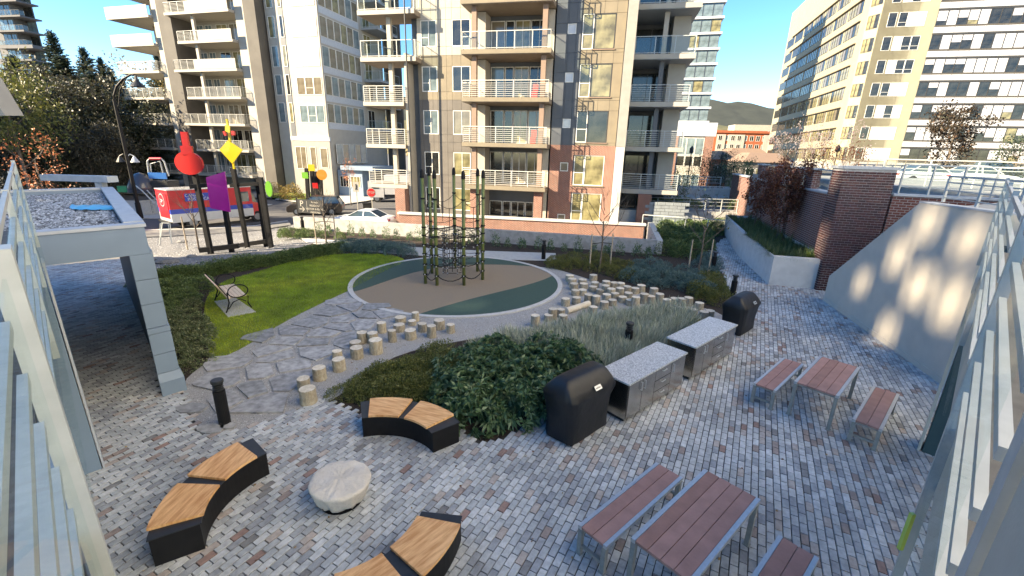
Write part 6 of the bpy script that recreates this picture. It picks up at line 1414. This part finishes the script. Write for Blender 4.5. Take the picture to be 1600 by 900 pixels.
# step van
p = G(328, 355, -1); VA = 35; f_ = dirv(VA); r_ = dirv(VA+90); loc = p+f_*1.1-r_*1.2; t = thing('delivery_van', 'red and white postal step van with a blue stripe parked behind the sculptures', 'van', (loc.x, loc.y, STREET), rot_of(VA)); t.scale = (1.1, 1.08, 1.08)
cv_r = paint('van red', (.45, .02, .025)); cv_w = paint('van white', (.5, .5, .5)); cv_b = paint('van blue', (.03, .06, .36))
def vb(nm, mat, *a): mb = MB(); mb.box(*a, .5); return mb.build(nm, mat, t)
W = 1.02; vb('upper_body', cv_r, -3.0, 2.0, -W, W, 1.35, 2.55); vb('lower_body', cv_w, -3.0, 2.0, -W, W, .5, 1.05); vb('blue_stripe', cv_b, -3.0, 2.0, -W-.003, W+.003, 1.051, 1.349)
vb('roof', cv_w, -3.02, 2.02, -W-.02, W+.02, 2.552, 2.6)
mb = MB(); mb.hexa([(2.0, -W, .5), (3.05, -W*.9, .5), (3.05, W*.9, .5), (2.0, W, .5), (2.0, -W, 1.5), (3.05, -W*.85, 1.2), (3.05, W*.85, 1.2), (2.0, W, 1.5)], .5); mb.build('hood', cv_r, t)
mb = MB(); mb.hexa([(2.0, -W*.95, 1.5), (2.35, -W*.92, 1.44), (2.35, W*.92, 1.44), (2.0, W*.95, 1.5), (2.0, -W*.95, 2.4), (2.03, -W*.92, 2.4), (2.03, W*.92, 2.4), (2.0, W*.95, 2.4)], .5); mb.build('windscreen', m_vglass, t)
vb('door_window', m_vglass, 1.15, 1.8, -W-.012, -W-.002, 1.55, 2.25); vb('rear_door', cv_r, -3.03, -3.001, -.8, .8, .75, 2.35)
mb = MB(); signplate(mb, [(-3.04, .0+math.cos(k*math.pi/12)*.42, 1.9+math.sin(k*math.pi/12)*.42) for k in range(24)][::-1], .012); o = mb.build('round_emblem', cv_w, t)
mb = MB(); signplate(mb, [(-3.052, math.cos(k*math.pi/12)*.36, 1.9+math.sin(k*math.pi/12)*.36) for k in range(24)][::-1], .008); mb.build('emblem_field', cv_r, o)
mb = MB(); signplate(mb, [(-3.064, .28, 1.98), (-3.064, -.26, 1.92), (-3.064, -.02, 1.84)], .006); signplate(mb, [(-3.064, .2, 1.82), (-3.064, -.26, 1.9), (-3.064, .1, 1.72)], .006); mb.build('emblem_wing', cv_w, o)
vb('rear_bumper', m_dark, -3.15, -3.0, -W, W, .42, .55)
bl = vb('name_panel', cv_b, -2.1, .2, -W-.008, -W-.004, 1.82, 2.32); text('CANADA    POSTES', .26, cv_w, bl, (-.95, -W-.012, 2.18), (math.pi/2, 0, 0)); text('POST    CANADA', .26, cv_w, bl, (-.95, -W-.012, 1.94), (math.pi/2, 0, 0))
for x in (-1.85, 2.25):
    for s in (-1, 1): wheel(t, x, s*(W-.12), .4)
# white box truck behind the stop sign
p = G(607, 317, -1); t = thing('box_truck', 'white cab-over truck with a box body parked beyond the stop sign', 'truck', (p.x+.6, p.y+1.5, STREET), rot_of(262))
vb2 = lambda nm, mat, *a: (lambda mb: (mb.box(*a, .5), mb.build(nm, mat, t)))(MB())
vb2('box_body', cv_w, -4.2, 1.2, -1.1, 1.1, .9, 3.0); vb2('chassis', m_dark, -4.2, 2.9, -.9, .9, .5, .88); vb2('cab', cv_w, 1.3, 3.0, -1.0, 1.0, .55, 2.3)
mb = MB(); mb.box(2.99, 3.03, -.85, .85, 1.45, 2.15, .5); mb.box(1.8, 2.6, -1.02, 1.02, 1.5, 2.1, .5); mb.build('window', m_vglass, t)
for x in (2.1, -2.6):
    for s in (-1, 1): wheel(t, x, s*.85, .42)
# parking sign
a, b = D(466, 335, 33.5), D(507, 338, 33.0); t = thing('parking_sign', 'black framed sign with a white P and arrow, before the suv', 'sign', (a.x, a.y, STREET)); az_ = math.atan2(b.y-a.y, b.x-a.x); t.rotation_euler = (0, 0, az_); Ls = (b-a).length
z1 = D(466, 311, 33.5).z-STREET; z0 = D(466, 332, 33.5).z-STREET
mb = MB(); [mb.box(x-.04, x+.04, -.04, .04, 0, z1+.1, .5) for x in (0, Ls)]; mb.build('post', m_black, t); mb = MB(); mb.box(.05, Ls-.05, -.03, .02, z0, z1, .5); o = mb.build('board', m_dark, t)
text('P', .62, m_bwhite, o, (.42, -.035, z1-.33), (math.pi/2, 0, 0)); text('\u2192', .62, m_bwhite, o, (.42, -.035, z0+.28), (math.pi/2, 0, 0))
mb = MB(); mb.box(.85, .87, -.036, -.031, z0+.1, z1-.1, .5); mb.build('divider', m_bwhite, o)
for k, s_ in enumerate(('Parkade', 'RESIDENT', 'VISITOR & RETAIL', 'PARKING')): text(s_, .2 if k else .18, m_bwhite, o, (Ls*.5+.42, -.035, z1-.18-k*.25), (math.pi/2, 0, 0))
# stop sign, pedestrian sign
def sign(px, pb, ptop, r_, sides, mat, lb, name, Y):
    p = D(px, pb, Y); q = D(px, ptop, Y); t = thing(name, lb, 'sign', (p.x, Y, STREET)); zc = q.z-STREET
    mb = MB(); mb.box(-.035, .035, .02, .07, 0, zc+r_*.5, .5); mb.build('post', m_bwhite, t); mb = MB()
    if sides == 8: P = [(math.cos(math.pi/8+k*math.pi/4)*r_, 0, zc+math.sin(math.pi/8+k*math.pi/4)*r_) for k in range(8)]
    else: P = [(-r_*.62, 0, zc-r_), (r_*.62, 0, zc-r_), (r_*.62, 0, zc+r_), (-r_*.62, 0, zc+r_)]
    signplate(mb, P, .012); return t, mb.build('plate', mat, t), zc
t, o, zc = sign(582, 330, 301, .40, 8, m_bwhite, 'red octagonal stop sign on a white post by the ramp', 'stop_sign', 38)
mb = MB(); signplate(mb, [(math.cos(math.pi/8+k*math.pi/4)*.36, -.014, zc+math.sin(math.pi/8+k*math.pi/4)*.36) for k in range(8)], .01); o2 = mb.build('red_face', c_red, t); text('STOP', .26, m_bwhite, o2, (0, -.03, zc), (math.pi/2, 0, 0))
t, o, zc = sign(559, 328, 292, .42, 4, m_bwhite, 'white rectangular pedestrian sign left of the stop sign', 'pedestrian_sign', 39)
mb = MB(); mb.lathe((0, -.03, zc+.17), [(.03, 0), (.045, .03), (.03, .07)], 8); mb.bar((0, -.03, zc+.15), (0, -.03, zc-.03), .07, .02, .5); mb.bar((0, -.03, zc-.03), (-.08, -.03, zc-.24), .035, .02, .5); mb.bar((0, -.03, zc-.03), (.08, -.03, zc-.24), .035, .02, .5); mb.bar((0, -.03, zc+.1), (.1, -.03, zc), .03, .02, .5); mb.build('walking_figure', m_black, o)
p = D(574, 325, 38.5); mb = MB(); mb.box(p.x-.3, p.x+.3, 38.3, 38.8, STREET, p.z+.35, .5); mb.box(p.x-.33, p.x+.33, 38.27, 38.83, p.z+.35, p.z+.45, .5); tag(mb.build('litter_bin', m_black), 'black litter bin left of the stop sign post', 'bin')
# folding sign frame by the pavement, playground
p = G(258, 376, -.5); t = thing('folding_sign', 'bare metal a-frame sign stand on the white gravel by the van', 'sign stand', (p.x, p.y, -.72))
mb = MB(); [mb.bar((x*.35, 0, 0), (x*.22, y, 1.2), .03, .03, .5) for x in (-1, 1) for y in (.2, .35)]; mb.bar((-.22, .28, 1.2), (.22, .28, 1.2), .03, .03, .5); mb.build('frame', m_rail, t)
p = D(245, 300, 38); t = thing('play_structure', 'playground tower with a red hoop, blue panel, grey dome and slide behind the van', 'play structure', (p.x, 38, STREET)); k_ = 38/690
def q_(px, py, dy=0): r = D(px, py, 38+dy); return Vector((r.x-p.x, dy, r.z-STREET))
mb = MB(); hoop = [q_(233, 275), q_(230, 252), q_(234, 248), q_(252, 248), q_(257, 253), q_(264, 275)]; mb.tube(hoop, .06, 8); mb.tube([q_(237, 275, 1), q_(235, 256, 1), q_(250, 252, 1), q_(256, 275, 1)], .05, 8); mb.build('hoop_frame', m_rail, t)
mb = MB(); mb.tube([q_(234, 248), q_(252, 248)], .11, 8); mb.build('red_roll', c_red, t)
mb = MB(); a_, b_ = q_(234, 279), q_(260, 270); mb.box(a_.x, b_.x, -.1, .0, a_.z, b_.z, .5); mb.build('blue_panel', paint('play blue', (.03, .13, .4)), t)
mb = MB(); a_, b_ = q_(240, 296), q_(263, 283); mb.box(a_.x, b_.x, -.2, 1.2, a_.z, b_.z, .5); mb.build('seat_box', m_dark, t)
mb = MB(); c = q_(224, 300); mb.lathe(c, [(1.05, 0), (1.0, .5), (.75, 1.1), (.35, 1.5), (.05, 1.6)], 18); mb.build('dome', paint('play charcoal', (.05, .055, .075)), t, smooth=True)
mb = MB(); pa, pb = q_(214, 288, -.6), q_(246, 318, -1.2); [mb.tube([pa+Vector((0, s, .0)), pa.lerp(pb, .4)+Vector((0, s, .1)), pb+Vector((0, s, 0))], .05, 6) for s in (-.25, .25)]; mb.build('slide_rail', m_rail, t)
mb = MB(); a_ = q_(195, 300); mb.box(a_.x-.4, a_.x+.4, -.2, .3, a_.z, a_.z+.5, .5); mb.build('green_panel', paint('play green', (.05, .3, .13)), t)
for x in (232, 262): pp = q_(x, 300); mb = MB(); mb.lathe((pp.x, 0, 0), [(.07, 0), (.07, q_(x, 272).z)], 8); mb.build('post', m_dark, t)
mb = MB(); [mb.box(q_(266+dx, 0).x-.03, q_(266+dx, 0).x+.03, -.03, .03, 0, 2.0, .5) for dx in (0, 7)]; [mb.box(q_(266, 0).x, q_(273, 0).x, -.02, .02, .3+j*.35, .36+j*.35, .5) for j in range(5)]; mb.build('ladder', m_rail, t)
pa, pb = G(216, 337, -.9), G(246, 333, -.9); post_rail('play_fence', 'low pale barred fence in front of the playground slide', (pa.x, pa.y), (pb.x, pb.y), -.93, .25, 14, 2, m_rail, False, 'fence')
# cars on the upper street seen through the terrace rail
for i, (px, Y, col, lb) in enumerate([(1450, 34, (.55, .56, .58), 'pale car parked on the upper street behind the terrace railing'), (1530, 33, (.75, .75, .74), 'white car parked on the upper street at the right'), (1560, 50, (.03, .05, .09), 'dark blue van parked beneath the office building')]):
    p = D(px, 270, Y); car('parked_car', lb, (p.x, Y, 3.3), 100, 4.6, 1.5 if i < 2 else 1.9, col, 'sedan' if i < 2 else 'suv')
mb = MB(); mb.prism([(15.6, 24), (90, 10), (120, 86), (60, 84), (19.5, 38)], STREET, 3.3, .5); mb.build('upper_street', m_asph, kind='structure')
# trees in front of the office
m_darkr = leaf('dark rusty foliage', (.02, .02, .014), (.045, .035, .022), (.09, .05, .03))
p = D(1495, 200, 40); crown_tree('dark_pine', 'dark rusty evergreen with sparse top in front of the office building', (p.x, 40, 3.3), 5.6, 1.5, m_darkr, 5200, .2, 21, .42, trunk_r=.12)
p = D(1595, 235, 42); crown_tree('dark_shrub_tree', 'dark green shrub at the right edge before the office', (p.x, 42, 3.3), 3.4, 1.5, m_fir, 1600, .2, 22, .5, trunk_r=.08)
for px, Y, lb, mt, h in [(1240, 30, 'bare tree with pale berries left of the brick pillar', m_blossom, 3.0), (1285, 31, 'bare tree with pale and purple twigs behind the brick pillar', m_blossom, 3.2), (1315, 29, 'small russet twiggy tree right behind the brick pillar', m_maple, 2.2)]:
    p = D(px, 260, Y); rg = random.Random(px); t = thing('bare_street_tree', lb, 'tree', (p.x, Y, 3.4)); mb = MB(); tips = []; mb.tube([(0, 0, 0), (0, 0, h*.45)], [.05, .035], 6)
    for k in range(10): grow(mb, Vector((0, 0, h*(.15+.03*k))), Vector((math.cos(k*2.4), math.sin(k*2.4), .9)).normalized(), h*.5, .018, 2, rg, tips, .6, .2)
    mb.build('trunk', m_barkt, t); c = MB()
    for _ in range(500):
        q, d, _d = tips[rg.randrange(len(tips))]; q = q+Vector((rg.uniform(-.2, .2), rg.uniform(-.2, .2), rg.uniform(-.2, .2))); s = rg.uniform(.02, .05); a = Vector((s, 0, s*.4)); b = Vector((0, 0, s)); c.poly([q-a, q-b, q+a, q+b])
    c.build('twigs', mt, t, kind='stuff')
for px, Y, h, lb, mt, n_ in [(1110, 40, 3.6, 'bushy olive tree behind the terrace guards', m_olive, 3000), (1150, 43, 3.2, 'dark green tree behind the terrace guards, right of the olive one', m_hedge, 3000), (1090, 55, 5.0, 'russet bare tree above the terraces, left of the shops', m_thick, 1500), (1130, 62, 5.2, 'tangled bare tree before the orange shops', m_thick, 1800), (1058, 36, 2.4, 'small green tree at the foot of the brick podium building', m_hedge, 900)]:
    p = D(px, 300, Y); crown_tree('terrace_tree', lb, (p.x, Y, .8 if Y < 50 else STREET), h, h*.36, mt, n_, .13, int(px), .55, trunk_r=.06)

# fallen leaves on paving and mulch
mb = MB()
for _ in range(900):
    x = rnd.uniform(-7, 11); y = rnd.uniform(3, 20); z = .034 if inpoly(x, y, PAVE) else .02
    a = rnd.random()*6.28; s = rnd.uniform(.012, .03); u = Vector((math.cos(a)*s, math.sin(a)*s, rnd.uniform(0, .008))); v = Vector((-math.sin(a)*s*.6, math.cos(a)*s*.6, rnd.uniform(0, .01))); c = Vector((x, y, z+.003))
    mb.poly([c-u, c-v, c+u, c+v])
m_litter = MR('leaf litter', [(0, (.18, .09, .04)), (.4, (.28, .18, .07)), (.7, (.12, .06, .03)), (.9, (.35, .27, .12))], bump=0)
tag(mb.build('leaf_litter', m_litter, kind='stuff'), 'small dry brown leaves scattered over the paving', 'leaves')
